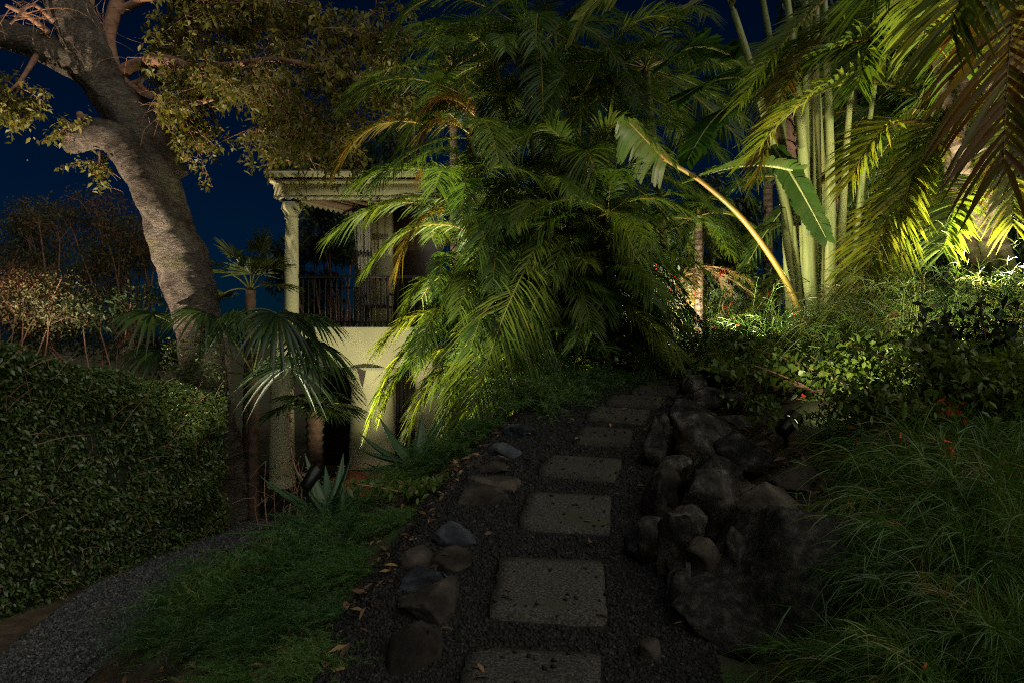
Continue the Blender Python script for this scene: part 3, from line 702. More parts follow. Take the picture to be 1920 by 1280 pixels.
# ------------------------------------------------------------------ pavilion house on the lower terrace
def house():
    D0 = 12.0; g0 = LOW - 0.12
    c1 = P(547, 500, D0); c2 = P(682, 500, 13.3)
    root = thing("pavilion_house", "cream two storey pavilion house with round columns, balcony and scalloped eaves", "house", (c1[0] + 1.2, D0 + 1.0, g0))
    zt = P(0, 382, D0)[2]          # underside of the fascia
    zf = P(0, 613, D0)[2]; zb = P(0, 688, D0)[2]
    def part(name, mat, fill, smooth=False, parent=root):
        ac = Acc(); fill(ac); return ac.build(name, mat, parent, smooth=smooth)
    xl = P(520, 0, D0)[0]; xr = xl + 2.75
    # upper columns with moulded capitals
    for c, w in ((c1, 0.118), (c2, 0.118)):
        h0, h1 = zf - 0.02, zt + 0.005
        pr = [(w * 1.5, h0), (w * 1.5, h0 + .07), (w * 1.2, h0 + .10), (w * 1.06, h0 + .14), (w * 1.02, (h0 + h1) / 2), (w * 0.93, h1 - .30), (w * 1.08, h1 - .285), (w * 1.08, h1 - .265), (w * .95, h1 - .25), (w * .98, h1 - .20), (w * 1.45, h1 - .12), (w * 1.5, h1 - .115), (w * 1.5, h1), (0, h1)]
        part("column", PLASTER, lambda a: lathe(a, pr, (c[0], c[1], 0)), True)
    # fascia beam with drip moulding and scalloped valance
    def fascia(a):
        box(a, (xl, D0 - .17, zt + .07), (xr, D0 + .10, zt + .31))
        box(a, (xl - .05, D0 - .24, zt + .311), (xr, D0 + .10, zt + .37))
    fa = part("fascia", PLASTER, fascia)
    def scallop(a):
        n = 16; w = (xr - xl) / n
        for k in range(n):
            xs_ = np.linspace(0, w, 7); zz = 0.045 * np.sin(np.pi * xs_ / w)
            for q in range(6):
                x0, x1 = xl + k * w + xs_[q], xl + k * w + xs_[q + 1]
                V = [(x0, D0 - .182, zt + .085), (x1, D0 - .182, zt + .085), (x1, D0 - .182, zt + .07 - zz[q + 1]), (x0, D0 - .182, zt + .07 - zz[q]),
                     (x0, D0 - .171, zt + .085), (x1, D0 - .171, zt + .085), (x1, D0 - .171, zt + .07 - zz[q + 1]), (x0, D0 - .171, zt + .07 - zz[q])]
                a.add(V, [[0, 3, 2, 1], [4, 5, 6, 7], [0, 1, 5, 4], [2, 3, 7, 6]])
    part("scalloped_valance", PLASTER, scallop, parent=fa)
    def gutter(a):
        pr = np.array([(0, 0), (-.03, -.05), (-.09, -.07), (-.14, -.03), (-.15, .02), (-.13, .03), (-.12, -.01), (-.08, -.045), (-.03, -.02)])
        n = len(pr); V = np.array([[x, D0 - .245 + q[0], zt + .45 + q[1]] for x in (xl - .10, xr) for q in pr])
        a.add(V, [[k, k + 1, n + k + 1, n + k] for k in range(n - 1)])
        a.add(V[:n], [list(range(n))])
    gu = part("gutter", PLASTER, gutter, parent=fa)
    part("downpipe", PLASTER, lambda a: tube(a, [P(516, 326, D0 - .2), P(515, 352, D0 - .15), P(518, 368, D0 - .1), P(529, 380, D0 - .05)], 0.022, 8), True)
    # roof: curved clay tiles in rows
    def roofdeck(a):
        V = [(xl - .08, D0 - .30, zt + .43), (xr, D0 - .30, zt + .43), (xr, D0 + 2.6, zt + 0.62), (xl + .9, D0 + 2.6, zt + .62)]
        V += [(v[0], v[1], v[2] + .03) for v in V]
        a.add(V, [[0, 3, 2, 1], [4, 5, 6, 7], [0, 1, 5, 4], [1, 2, 6, 5], [2, 3, 7, 6], [3, 0, 4, 7]])
    rf = part("roof", TILE, roofdeck)
    for k in range(11):
        x0 = xl - .04 + k * 0.24
        def til(a, x0=x0):
            ang = np.linspace(0, np.pi, 7); n = 7
            V = [(x0 + .12 - .118 * math.cos(q), D0 - .36 + yq, zt + .455 + zq + .055 * math.sin(q)) for yq, zq in ((0, 0), (2.7, .19)) for q in ang]
            a.add(V, [[q, q + 1, n + q + 1, n + q] for q in range(n - 1)])
            a.add(V[:n], [list(range(n))])
        part("roof_tile", TILE, til, parent=rf)
    # soffit with rafters, and the far eave that runs back to the second column
    def soffit(a):
        V = [(xl + .02, D0 + .10, zt + .30), (xr, D0 + .10, zt + .30), (xr, D0 + 2.5, zt + .42), (xl + 1.0, D0 + 2.5, zt + .42)]
        V += [(v[0], v[1], v[2] + .02) for v in V]
        a.add(V, [[0, 3, 2, 1], [4, 5, 6, 7], [0, 1, 5, 4], [2, 3, 7, 6], [3, 0, 4, 7]])
    so = part("soffit", CEIL, soffit)
    e0 = np.array([c1[0] + .12, c1[1] + .05, zt + .05]); e1 = np.array([c2[0] - .08, c2[1] + .1, zt + .05])
    for k in range(4):
        off = np.array([0.0 + k * 0.34, -0.05 + k * 0.02, 0.16])
        part("rafter", CEIL, lambda a: tube(a, [e0 + off, e1 + off], 0.035, 4), parent=so)
    def sidebeam(a): tube(a, [e0 + [0, 0, .10], e1 + [0, 0, .10]], 0.075, 4)
    sb = part("side_beam", CEIL, sidebeam)
    def sidescallop(a):
        L = np.linalg.norm(e1 - e0); n = 12; dv = (e1 - e0) / n
        for k in range(n):
            p = e0 + dv * k + [-.06, -.02, 0.03]; q = p + dv; m_ = (p + q) / 2
            V = np.array([p, q, q - [0, 0, .03], m_ - [0, 0, .085], p - [0, 0, .03]]); V2 = V + np.array([.012, -.01, 0])
            a.add(np.vstack([V, V2]), [[0, 1, 2, 3, 4]]); a.add(V2, [[4, 3, 2, 1, 0]])
    part("side_valance", PLASTER, sidescallop, parent=sb)
    # upper back wall, pilaster, dark panel standing in for the opening's shade
    wx0 = P(690, 0, 13.4)[0]; wx1 = P(736, 0, 13.4)[0]
    part("wall", PLASTER, lambda a: box(a, (wx0, 13.38, zf), (wx1, 13.6, zt + .34)))
    part("opening", DARKWOOD, lambda a: box(a, (wx1 + .003, 13.5, zf), (xr, 13.64, zt + .34)))
    part("pilaster", PLASTER, lambda a: box(a, (c2[0] - .21, 13.45, zf), (c2[0] - .13, 13.6, zt - .62)))
    def curtain(a):
        x0, x1 = c2[0] - .16, c2[0] + .22; n = 26; xs_ = np.linspace(x0, x1, n)
        V = []
        for z, w in ((zt + .05, 1.0), (zf + 1.2, .72), (zf + .9, .50), (zf + .02, .62)):
            V += [(x1 + (x - x1) * w, 13.02 + .03 * math.sin((x - x0) * 75), z) for x in xs_]
        a.add(V, [[i * n + j, i * n + j + 1, (i + 1) * n + j + 1, (i + 1) * n + j] for i in range(3) for j in range(n - 1)])
    part("curtain", CUSHION, curtain, True)
    # balcony floor, parapet beam
    part("parapet_wall", PLASTER, lambda a: box(a, (xl + .02, D0 - .12, zb), (xr, D0 + .14, zf), bev=0.012))
    part("balcony_floor", PLASTER, lambda a: box(a, (xl + .05, D0 + .143, zf - .22), (xr, 13.375, zf - .03)))
    # railing
    zr = P(0, 519, D0)[2]
    rl = part("railing", IRON, lambda a: (box(a, (c1[0], D0 - .02, zr - .02), (xr, D0 + .02, zr + .015)), box(a, (c1[0], D0 - .012, zf + .07), (xr, D0 + .012, zf + .10))))
    x = c1[0] + .10
    while x < xr - .02:
        part("baluster", IRON, lambda a, x=x: box(a, (x - .008, D0 - .008, zf - .01), (x + .008, D0 + .008, zr - .021)), parent=rl); x += 0.098
    r2 = part("rear_railing", IRON, lambda a: box(a, (c1[0] + .2, 13.18, zr - .12), (c2[0], 13.21, zr - .09)))
    x = c1[0] + .3
    while x < c2[0]:
        part("baluster", IRON, lambda a, x=x: box(a, (x - .008, 13.187, zf - .03), (x + .008, 13.203, zr - .121)), parent=r2); x += 0.13
    # lower storey: columns, spandrel bracket, wall with door opening
    for px, w, d in ((527, 0.215, 12.05), (697, 0.40, 12.25), (800, 0.215, 12.3)):
        cx = P(px, 0, d)[0]; h0, h1 = g0 - .1, zb + .001
        pr = [(w * 1.25, h0), (w * 1.22, h0 + .28), (w * 1.06, h0 + .33), (w * 1.03, h0 + .4), (w, (h0 + h1) / 2), (w * .94, h1 - .42), (w * 1.0, h1 - .30), (w * 1.18, h1 - .10), (w * 1.3, h1 - .0), (0, h1)]
        part("lower_column", PLASTER, lambda a: lathe(a, pr, (cx, d + .05, 0), 30), True)
    cx = P(690, 0, D0)[0]
    part("bracket", DARKWOOD, lambda a: a.add(np.array([(cx - .16, D0 - .20, zb - .003), (cx + .02, D0 - .20, zb - .003), (cx - .06, D0 - .165, zb - .36), (cx - .16, D0 - .05, zb - .003), (cx + .02, D0 - .05, zb - .003), (cx - .06, D0 - .05, zb - .36)]), [[0, 2, 1], [3, 4, 5], ]))
    bx0, bx1, bx2, bx3 = (P(q, 0, 13.0)[0] for q in (742, 752, 800, 870))
    part("lower_wall", PLASTER, lambda a: (box(a, (bx2, 12.95, g0 - .1), (bx3 + .6, 13.15, zb)), box(a, (P(716, 0, 13)[0], 12.95, g0 - .1), (bx0, 13.15, zb))))
    part("lower_back", DARKWOOD, lambda a: box(a, (xl + .2, 14.2, g0 - .1), (bx3 + .6, 14.3, zb)))
    dr = part("door_frame", DARKWOOD, lambda a: (box(a, (bx0 + .002, 12.97, g0), (bx0 + .06, 13.1, zb - .25)), box(a, (bx2 - .06, 12.97, g0), (bx2 - .002, 13.1, zb - .25)), box(a, (bx0 + .06, 12.97, zb - .31), (bx2 - .06, 13.1, zb - .25))))
    for k in range(6):
        x0 = bx0 + .065 + k * (bx2 - bx0 - .13) / 6
        part("shutter_board", CURTAIN, lambda a: box(a, (x0, 13.02 + .012 * (k % 2), g0), (x0 + (bx2 - bx0 - .13) / 6 - .008, 13.06, zb - .312)), parent=dr)
    part("wall_switch", IRON, lambda a: box(a, P(716, 838, 12.9) - [0.05, .05, 0], P(722, 822, 12.9) + [0.0, .045, 0], bev=.01))  # dark box for the wall switch, not a lamp
    # terracotta steps at the foot of the big column
    for k, (x0, x1, zz) in enumerate(((-3.35, -1.7, g0 + .16), (-3.05, -1.7, g0 + .32), (-2.8, -1.7, g0 + .48))):
        part("step", TERRA, lambda a: box(a, (x0, 11.25 + k * .22, zz - .30), (x1, 12.7, zz), bev=.02))
    return zf
ZF = house()

def chair():
    c = P(706, 560, 12.75); z = ZF - .03
    root = thing("balcony_chair", "dark wooden spindle back chair on the balcony", "chair", (c[0], c[1], z))
    def part(name, mat, lo, hi, parent=root):
        a = Acc(); box(a, np.array(lo) + [c[0], c[1], z], np.array(hi) + [c[0], c[1], z], bev=.006); return a.build(name, mat, parent)
    for sx in (-1, 1):
        for sy in (-1, 1):
            part("leg", DARKWOOD, (sx * .25 - .022, sy * .24 - .022, 0), (sx * .25 + .022, sy * .24 + .022, 0.44 if sy > 0 else .94))
        part("armrest", DARKWOOD, (sx * .25 - .03, -.21, .64), (sx * .25 + .03, .27, .67))
    part("seat", DARKWOOD, (-.225, -.21, .40), (.225, .26, .44))
    part("seat_cushion", CUSHION, (-.21, -.19, .443), (.21, .24, .50))
    bk = part("backrest", DARKWOOD, (-.225, -.262, .88), (.225, -.225, .945))
    for k in range(7): part("spindle", DARKWOOD, (-.19 + k * .063 - .009, -.255, .45), (-.19 + k * .063 + .009, -.235, .879), bk)
chair()

# slatted panel at the far end of the path
def slat_panel():
    c = P(1292, 560, 10.8); root = thing("slatted_panel", "pale slatted panel glimpsed at the far end of the path", "panel", (c[0], c[1], gz(c[0], c[1])))
    z0 = c[2]
    for k in range(7):
        a = Acc(); box(a, (c[0] - .20, c[1] - .02, z0 - .16 + k * .055), (c[0] + .22, c[1] + .02, z0 - .125 + k * .055)); a.build("slat", PLASTER, root)
    for s in (-.23, .23):
        a = Acc(); box(a, (c[0] + s - .025, c[1] - .03, gz(c[0], c[1]) - .05), (c[0] + s + .025, c[1] + .03, z0 + .26)); a.build("post", PLASTER, root)
slat_panel()

# ------------------------------------------------------------------ the big leaning tree
def big_tree():
    d = 10.0
    def pts(l): return np.array([P(x, y, dd) for x, y, w, dd in l]), np.array([w * dd / 1280 / 2 * (.94 if w > 60 else 1) for x, y, w, dd in l])
    base = P(415, 985, d); base[2] = LOW
    root = thing("leaning_tree", "huge leaning grey barked tree behind the hedge with spreading leafy boughs", "tree", base)
    def limb(l, n, sides, name, mat=BARK, lump=0.10, freq=2.0, ridge=0.0, wrinkle=0.0):
        p, r_ = pts(l); path = catmull(p, n); rr = catmull(np.stack([r_, r_ * 0, r_ * 0], 1), n)[:, 0]
        a = Acc(); tube(a, path, rr, sides, lump=lump, freq=freq, seed=3, ridge=ridge, wrinkle=wrinkle); return a.build(name, mat, root, smooth=True), path
    trunk, tp = limb([(424, 1010, 150, d), (412, 900, 112, d), (398, 800, 98, d), (389, 720, 94, d), (380, 640, 95, d), (362, 560, 97, d), (337, 480, 96, d), (317, 420, 92, d), (301, 360, 88, 9.95),
           (284, 300, 84, 9.9), (250, 235, 80, 9.85), (210, 180, 78, 9.8), (178, 120, 80, 9.7), (150, 60, 82, 9.6), (120, -10, 80, 9.5), (80, -100, 70, 9.4)], 640, 80, "trunk", lump=0.13, freq=2.6, ridge=0.02, wrinkle=.03)
    limb([(318, 430, 40, 9.80), (288, 380, 58, 9.70), (262, 325, 60, 9.62), (238, 285, 60, 9.58), (210, 258, 58, 9.52), (172, 252, 56, 9.46), (140, 262, 50, 9.42), (119, 268, 40, 9.40)], 200, 56, "branch_stub", lump=0.14, freq=3.5, wrinkle=.03)
    limb([(200, 165, 60, 9.75), (160, 130, 66, 9.7), (100, 98, 62, 9.6), (40, 74, 56, 9.5), (-60, 46, 50, 9.3)], 200, 48, "bough", lump=0.12, freq=3, wrinkle=.03)
    limb([(330, 330, 44, 9.95), (305, 265, 50, 9.95), (270, 210, 34, 9.95), (245, 170, 30, 9.9)], 20, 14, "bough")
    limb([(232, 165, 34, 9.9), (211, 120, 25, 9.9), (204, 70, 24, 9.9), (215, 20, 25, 9.9), (232, -40, 22, 9.9)], 24, 12, "bough", TWIG)
    limb([(150, 20, 40, 9.7), (160, -20, 36, 9.8), (170, -80, 30, 9.9)], 8, 10, "bough", TWIG)
    BR = [
        [(225, 140, 26, 9.9), (255, 121, 22, 9.8), (310, 112, 20, 9.6), (360, 126, 15, 9.4), (430, 122, 12, 9.2), (520, 112, 11, 9.0), (600, 126, 9, 8.9), (645, 92, 6, 8.8)],
        [(300, 112, 16, 9.6), (350, 135, 13, 9.5), (400, 150, 10, 9.3), (470, 160, 8, 9.2), (560, 190, 5, 9.1)],
        [(240, 158, 14, 9.9), (270, 175, 12, 9.8), (320, 192, 9, 9.6), (365, 195, 8, 9.5), (400, 187, 5, 9.4)],
        [(240, 160, 12, 9.9), (265, 150, 10, 9.9), (305, 115, 9, 10.0), (340, 70, 7, 10.2), (380, 30, 5, 10.4)],
        [(262, 160, 10, 9.8), (310, 205, 7, 9.7), (345, 230, 5, 9.6), (365, 250, 3, 9.5)],
        [(330, 40, 14, 10.2), (370, 55, 11, 10.0), (440, 60, 9, 9.8), (520, 50, 8, 9.6), (620, 40, 5, 9.4)],
        [(225, 20, 16, 9.9), (300, -10, 14, 9.8), (380, 0, 10, 9.6), (460, 10, 8, 9.3), (560, -5, 5, 9.0)],
        [(470, 160, 6, 9.2), (520, 215, 5, 9.2), (560, 260, 4, 9.3), (590, 310, 3, 9.4)],
        [(470, 120, 7, 9.1), (500, 165, 6, 8.8), (560, 230, 4, 8.7), (610, 255, 3, 8.6)],
        [(560, 118, 6, 9.0), (640, 140, 5, 8.8), (690, 160, 4, 8.7), (720, 175, 3, 8.7)],
        [(75, 95, 12, 9.5), (40, 150, 7, 9.2), (20, 170, 5, 9.1), (5, 190, 4, 9.1)],
        [(45, 150, 6, 9.2), (25, 185, 4, 9.2), (30, 205, 3, 9.2)],
        [(150, 215, 14, 9.7), (158, 232, 12, 9.5), (150, 225, 6, 9.3), (140, 232, 3, 9.2)],
        [(185, 285, 6, 9.5), (186, 300, 4, 9.5), (182, 320, 3, 9.5)],
        [(90, 60, 12, 9.4), (50, 30, 9, 9.1), (10, 10, 6, 8.9)],
        [(100, 40, 8, 9.3), (60, 10, 6, 9.0), (20, 45, 4, 8.8)],
        [(600, 60, 6, 9.3), (660, 70, 5, 9.0), (720, 60, 3, 8.8)],
    ]
    r = np.random.default_rng(21); la = Acc(); ta = Acc()
    dens = [8, 7, 3, 4, 4, 8, 8, 7, 7, 7, 2.4, 1.6, 1, 1.2, 1, 1, 7]
    for k, l in enumerate(BR):
        _, path = limb(l, 26, 8, "branch", TWIG, lump=0.08, freq=6)
        m = int(dens[k] * 4)
        for q in range(m):
            f = 0.30 + 0.70 * (q + r.random()) / m
            if k in (10, 11, 12, 13): f = 0.5 + 0.5 * r.random()
            c = path[min(25, int(f * 25))]
            L = (0.30 + 0.55 * r.random()) * (0.45 if k in (10, 11, 12, 13) else 1)
            dr = nrm(r.normal(size=3) * np.array([1, 1.1, 0.7]) + np.array([0.25, -0.1, 0.0]))
            e = c + dr * L - ZUP * 0.12; md = (c + e) / 2 + ZUP * 0.06
            tw = bez(c, md, e, 6); tube(ta, tw, np.linspace(0.009, 0.003, 6), 4, cap=False)
            for w_ in range(6):
                b0 = tw[2 + w_ % 4]; v = nrm(r.normal(size=3)) * (0.14 + 0.18 * r.random()); v[2] -= 0.05
                tube(ta, [b0, b0 + v * .5 + ZUP * .02, b0 + v], [0.004, 0.003, 0.002], 3, cap=False)
                nl = 12
                pp = b0 + v[None] * (0.35 + 0.65 * r.random(nl))[:, None] + r.normal(size=(nl, 3)) * 0.035
                qx = 960 + pp[:, 0] / pp[:, 1] * 1280; qy = 640 - (pp[:, 2] - CAMZ) / pp[:, 1] * 1280
                bole = (qx < 262 + np.clip(qy - 130, 0, 400) * .42) & (qy > -40) & ~((qx < 118) & (qy > 92)) & ~((qx < 206) & (qy > 282)) & ~((np.abs(qx - 145) < 26) & (np.abs(qy - 212) < 30))
                pp = pp[~bole]
                if len(pp): leaves_at(la, pp, 0.070, r, 0.58, hang=0.55, aspect=0.5)
    # bare twigs on the upper left
    for q in range(46):
        c = P(20 + 190 * r.random(), 90 * r.random() - 10, 9.2 + r.random()); e = c + nrm(r.normal(size=3)) * (0.25 + .4 * r.random())
        tube(ta, bez(c, (c + e) / 2 + r.normal(size=3) * .06, e, 5), np.linspace(.007, .002, 5), 4, cap=False)
    ta.build("twigs", TWIG, root, kind="stuff"); la.build("leaves", TREELEAF, root, kind="stuff")
big_tree()

# ------------------------------------------------------------------ clipped hedge
def hedge():
    A = np.array([-5.25, 4.4]); B = np.array([-4.62, 6.16]); Cc = np.array([-3.80, 9.05])
    root = thing("clipped_hedge", "long clipped dark green hedge along the lower path", "hedge", (-4.6, 6.8, LOW))
    r = np.random.default_rng(5)
    def line(f):
        f = np.asarray(f)[..., None]; return np.where(f < 0.38, A + (B - A) * f / 0.38, B + (Cc - B) * (f - 0.38) / 0.62)
    def top(f): return np.interp(f, [0, 0.38, 0.7, 1], [1.72, 1.56, 1.18, 0.86])
    nrmv = nrm(np.array([-(Cc - A)[1], (Cc - A)[0]]))      # away from the path
    if nrmv[0] > 0: nrmv = -nrmv
    # inner mass of twigs
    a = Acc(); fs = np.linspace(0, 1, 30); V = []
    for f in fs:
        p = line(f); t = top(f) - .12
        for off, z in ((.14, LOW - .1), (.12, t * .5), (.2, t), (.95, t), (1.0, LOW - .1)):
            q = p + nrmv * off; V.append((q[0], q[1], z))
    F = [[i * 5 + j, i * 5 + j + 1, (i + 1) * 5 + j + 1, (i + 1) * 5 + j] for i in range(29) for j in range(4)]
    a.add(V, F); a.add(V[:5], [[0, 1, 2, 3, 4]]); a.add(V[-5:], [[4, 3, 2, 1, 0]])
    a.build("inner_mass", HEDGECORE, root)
    N = 60000; f = r.random(N) ** 0.9; p = line(f); t = top(f)
    kind = r.random(N)
    z = np.where(kind < .70, LOW + (t - LOW) * r.random(N) ** 0.85, t)
    off = np.where(kind < .70, 0.02, r.random(N) * 0.95)
    endm = kind > .93; 
    z = np.where(endm, LOW + (t - LOW) * r.random(N), z); p = np.where(endm[:, None], Cc, p)
    lump = np.array([0.12 * fbm((a_ * 2.2, b_ * 2.2, c_ * 2.2)) for a_, b_, c_ in zip(p[:, 0], p[:, 1], z)])
    q = p + nrmv * (off - lump + r.random(N) * 0.12)[:, None]
    z = z + np.where(kind >= .70, lump * .6 + r.normal(size=N) * .025, 0)
    z = np.where(endm, np.minimum(z, Z * 0 + 9 if False else z), z)
    C = np.stack([q[:, 0], q[:, 1], z], -1)
    out = np.where((kind < .70)[:, None], np.array([-nrmv[0], -nrmv[1], 0.25]), np.array([0, 0, 1.0]))
    la = Acc(); leaves_at(la, C, 0.046, r, 0.45 + 0.9 * lump, spread=0.8, hang=0.1, out=out, aspect=0.55, K=3)
    la.build("foliage", HEDGELEAF, root, kind="stuff")
    # straggling shoots
    sa = Acc()
    for k in range(260):
        ff = r.random(); c = line(ff) + nrmv * .02; zz = LOW + (top(ff) - LOW) * r.random(); s0 = np.array([c[0], c[1], zz])
        e = s0 + np.array([-nrmv[0] * .12, -nrmv[1] * .12, 0.1]) + r.normal(size=3) * .12
        tube(sa, bez(s0, (s0 + e) / 2 + ZUP * .05, e, 5), np.linspace(.004, .0015, 5), 3, cap=False)
    sa.build("stems", TWIG, root, kind="stuff")
hedge()

# ------------------------------------------------------------------ areca palms left of the path
def areca_centre():
    rs = np.random.default_rng(31)
    bx, by = 0.55, 7.3
    root = thing("areca_palm", "great clump of areca palm filling the middle left of the path", "palm", (bx, by, gz(bx, by)), "areca palms")
    tops = [ # px, py, d of each crown; base x,y
        (880, 640, 7.0, 0.1, 7.1), (960, 560, 7.2, 0.3, 7.3), (1050, 560, 7.3, 0.5, 7.4), (1120, 600, 7.5, 0.8, 7.6), (900, 480, 7.4, 0.2, 7.6),
        (1010, 430, 7.6, 0.5, 7.8), (1110, 450, 7.8, 0.85, 7.9), (860, 380, 7.5, 0.1, 7.8), (960, 330, 7.8, 0.4, 8.0), (1060, 320, 8.0, 0.6, 8.1),
        (1150, 330, 8.2, 0.9, 8.3), (880, 260, 8.0, 0.2, 8.2), (990, 200, 8.3, 0.5, 8.4), (1090, 180, 8.4, 0.7, 8.5), (930, 120, 8.6, 0.3, 8.7), (1040, 60, 8.7, 0.6, 8.8), (1150, 160, 8.6, 1.0, 8.7)]
    for k, (px, py, d, x, y) in enumerate(tops):
        top = P(px, py, d); b = np.array([x + rs.normal() * .1, y + rs.normal() * .1, gz(x, y) - .05])
        cane(root, b, top, 0.036, 0.026, rings=16, bend=0.25)
        crown(root, top, 9 if py > 300 else 7, 1.4 if py > 300 else 1.5, rs, el=(80, -35), tint=(0.22, 0.52), Lm=0.33, W=0.0165, n=60, droop=0.6, az0=rs.random() * 6, sag=.42, rad=.010, avoid=house_clear)
    low = [(860, 560), (900, 520), (930, 620), (980, 640), (1030, 620), (1090, 640), (1140, 560), (1180, 600), (940, 440), (1060, 480), (1160, 500), (840, 480), (1000, 540), (1120, 520), (880, 340), (1020, 380), (1140, 400)]
    for k, (px, py) in enumerate(low):
        d = 6.9 + .5 * rs.random(); top = P(px, py, d); x = np.interp(px, [840, 1180], [0.0, 1.15]); y = d + .15; b = np.array([x, y, gz(x, y) - .05])
        cane(root, b, top, 0.022, 0.016, rings=14, bend=0.2)
        crown(root, top, 8, 1.0, rs, el=(80, -30), tint=(0.30, 0.62), Lm=0.27, W=0.016, n=50, droop=0.55, az0=rs.random() * 6, sag=.42, rad=.007, avoid=house_clear)
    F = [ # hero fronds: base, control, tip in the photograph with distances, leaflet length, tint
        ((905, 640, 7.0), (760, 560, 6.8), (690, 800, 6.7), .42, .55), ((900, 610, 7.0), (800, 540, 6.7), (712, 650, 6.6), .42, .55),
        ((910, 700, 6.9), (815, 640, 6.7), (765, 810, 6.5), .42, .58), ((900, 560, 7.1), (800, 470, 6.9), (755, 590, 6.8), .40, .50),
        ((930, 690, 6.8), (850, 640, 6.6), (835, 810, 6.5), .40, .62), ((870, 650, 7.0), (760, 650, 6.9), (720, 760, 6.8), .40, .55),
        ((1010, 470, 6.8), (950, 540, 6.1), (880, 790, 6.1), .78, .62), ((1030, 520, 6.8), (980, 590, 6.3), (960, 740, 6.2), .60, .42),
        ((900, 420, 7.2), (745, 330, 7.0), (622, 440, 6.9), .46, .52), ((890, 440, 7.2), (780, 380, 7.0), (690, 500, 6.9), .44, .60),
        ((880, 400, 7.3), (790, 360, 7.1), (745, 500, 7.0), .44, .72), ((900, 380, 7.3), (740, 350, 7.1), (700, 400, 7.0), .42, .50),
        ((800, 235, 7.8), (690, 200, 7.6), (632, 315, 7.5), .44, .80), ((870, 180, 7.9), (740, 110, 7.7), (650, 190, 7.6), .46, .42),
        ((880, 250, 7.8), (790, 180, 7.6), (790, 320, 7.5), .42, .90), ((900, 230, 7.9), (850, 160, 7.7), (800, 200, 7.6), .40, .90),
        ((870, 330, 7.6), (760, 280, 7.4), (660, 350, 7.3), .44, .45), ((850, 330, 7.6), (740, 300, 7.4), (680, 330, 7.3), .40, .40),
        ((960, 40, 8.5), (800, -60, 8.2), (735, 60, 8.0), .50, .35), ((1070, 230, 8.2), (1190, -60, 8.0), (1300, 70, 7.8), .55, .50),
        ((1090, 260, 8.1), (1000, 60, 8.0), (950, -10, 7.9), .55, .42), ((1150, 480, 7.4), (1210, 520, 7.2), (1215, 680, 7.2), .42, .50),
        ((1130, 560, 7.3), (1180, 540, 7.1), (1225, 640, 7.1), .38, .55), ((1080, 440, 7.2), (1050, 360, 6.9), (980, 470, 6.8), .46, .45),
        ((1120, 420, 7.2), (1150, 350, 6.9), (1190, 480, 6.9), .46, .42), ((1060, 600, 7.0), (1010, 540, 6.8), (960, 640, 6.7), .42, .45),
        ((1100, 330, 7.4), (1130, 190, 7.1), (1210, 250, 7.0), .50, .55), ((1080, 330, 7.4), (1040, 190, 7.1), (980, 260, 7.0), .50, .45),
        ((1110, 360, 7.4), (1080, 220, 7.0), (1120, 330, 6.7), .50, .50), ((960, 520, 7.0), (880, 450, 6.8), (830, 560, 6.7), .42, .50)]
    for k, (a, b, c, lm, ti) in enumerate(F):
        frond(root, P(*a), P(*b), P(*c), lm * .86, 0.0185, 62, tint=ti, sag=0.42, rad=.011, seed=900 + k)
    # young shoots and litter of thin leaves low in the clump
    for k in range(16):
        x = -0.1 + 1.2 * rs.random(); y = 6.7 + 0.9 * rs.random(); b = np.array([x, y, gz(x, y)]); az = rs.random() * 6.28; h = np.array([math.sin(az), math.cos(az), 0]); l = .7 + .5 * rs.random()
        frond(root, b, b + ZUP * l * .7 + h * .1, b + h * l * .7 + ZUP * l * .55, .30, .024, 26, tint=.3 + .2 * rs.random(), rad=.008, start=.35, seed=1200 + k)
areca_centre()

def tall_palm():
    rs = np.random.default_rng(77)
    b = np.array([0.75, 9.6, 1.3]); root = thing("tall_palm", "tall dark palm rising behind the areca clump out of the frame", "palm", b, "tall palms behind")
    t = P(1010, 90, 9.6); cane(root, b - ZUP * .1, t, .10, .085, "trunk", PTRUNK, rings=34, bend=0, sides=12, ringd=.07)
    crown(root, t, 20, 2.3, rs, el=(80, -35), tint=(.3, .55), Lm=.42, W=.020, n=66, droop=.5, rad=.018, sag=.4)
    b = np.array([-0.75, 9.3, 0.2]); root = thing("tall_palm", "slender unlit palm at the left of the clump with fronds against the sky", "palm", b, "tall palms behind")
    t = P(850, 130, 9.2); cane(root, b - ZUP * .3, t, .07, .055, "trunk", PTRUNK, rings=34, bend=0, sides=12, ringd=.07)
    crown(root, t, 18, 1.7, rs, el=(85, -25), tint=(.3, .5), Lm=.38, W=.019, n=52, droop=.4, rad=.015, avoid=house_clear)
    b = np.array([2.25, 9.3, 1.4]); root = thing("tall_palm", "yellow stemmed palm beside the far bend with dark arching fronds", "palm", b, "tall palms behind")
    t = P(1210, 130, 8.9); cane(root, b - ZUP * .1, t, .055, .05, "trunk", CANE, rings=30, bend=0, sides=10, ringd=.12)
    crown(root, t, 16, 1.8, rs, el=(75, -35), tint=(.3, .55), Lm=.40, W=.020, n=58, droop=.5, rad=.015, sag=.4)
tall_palm()

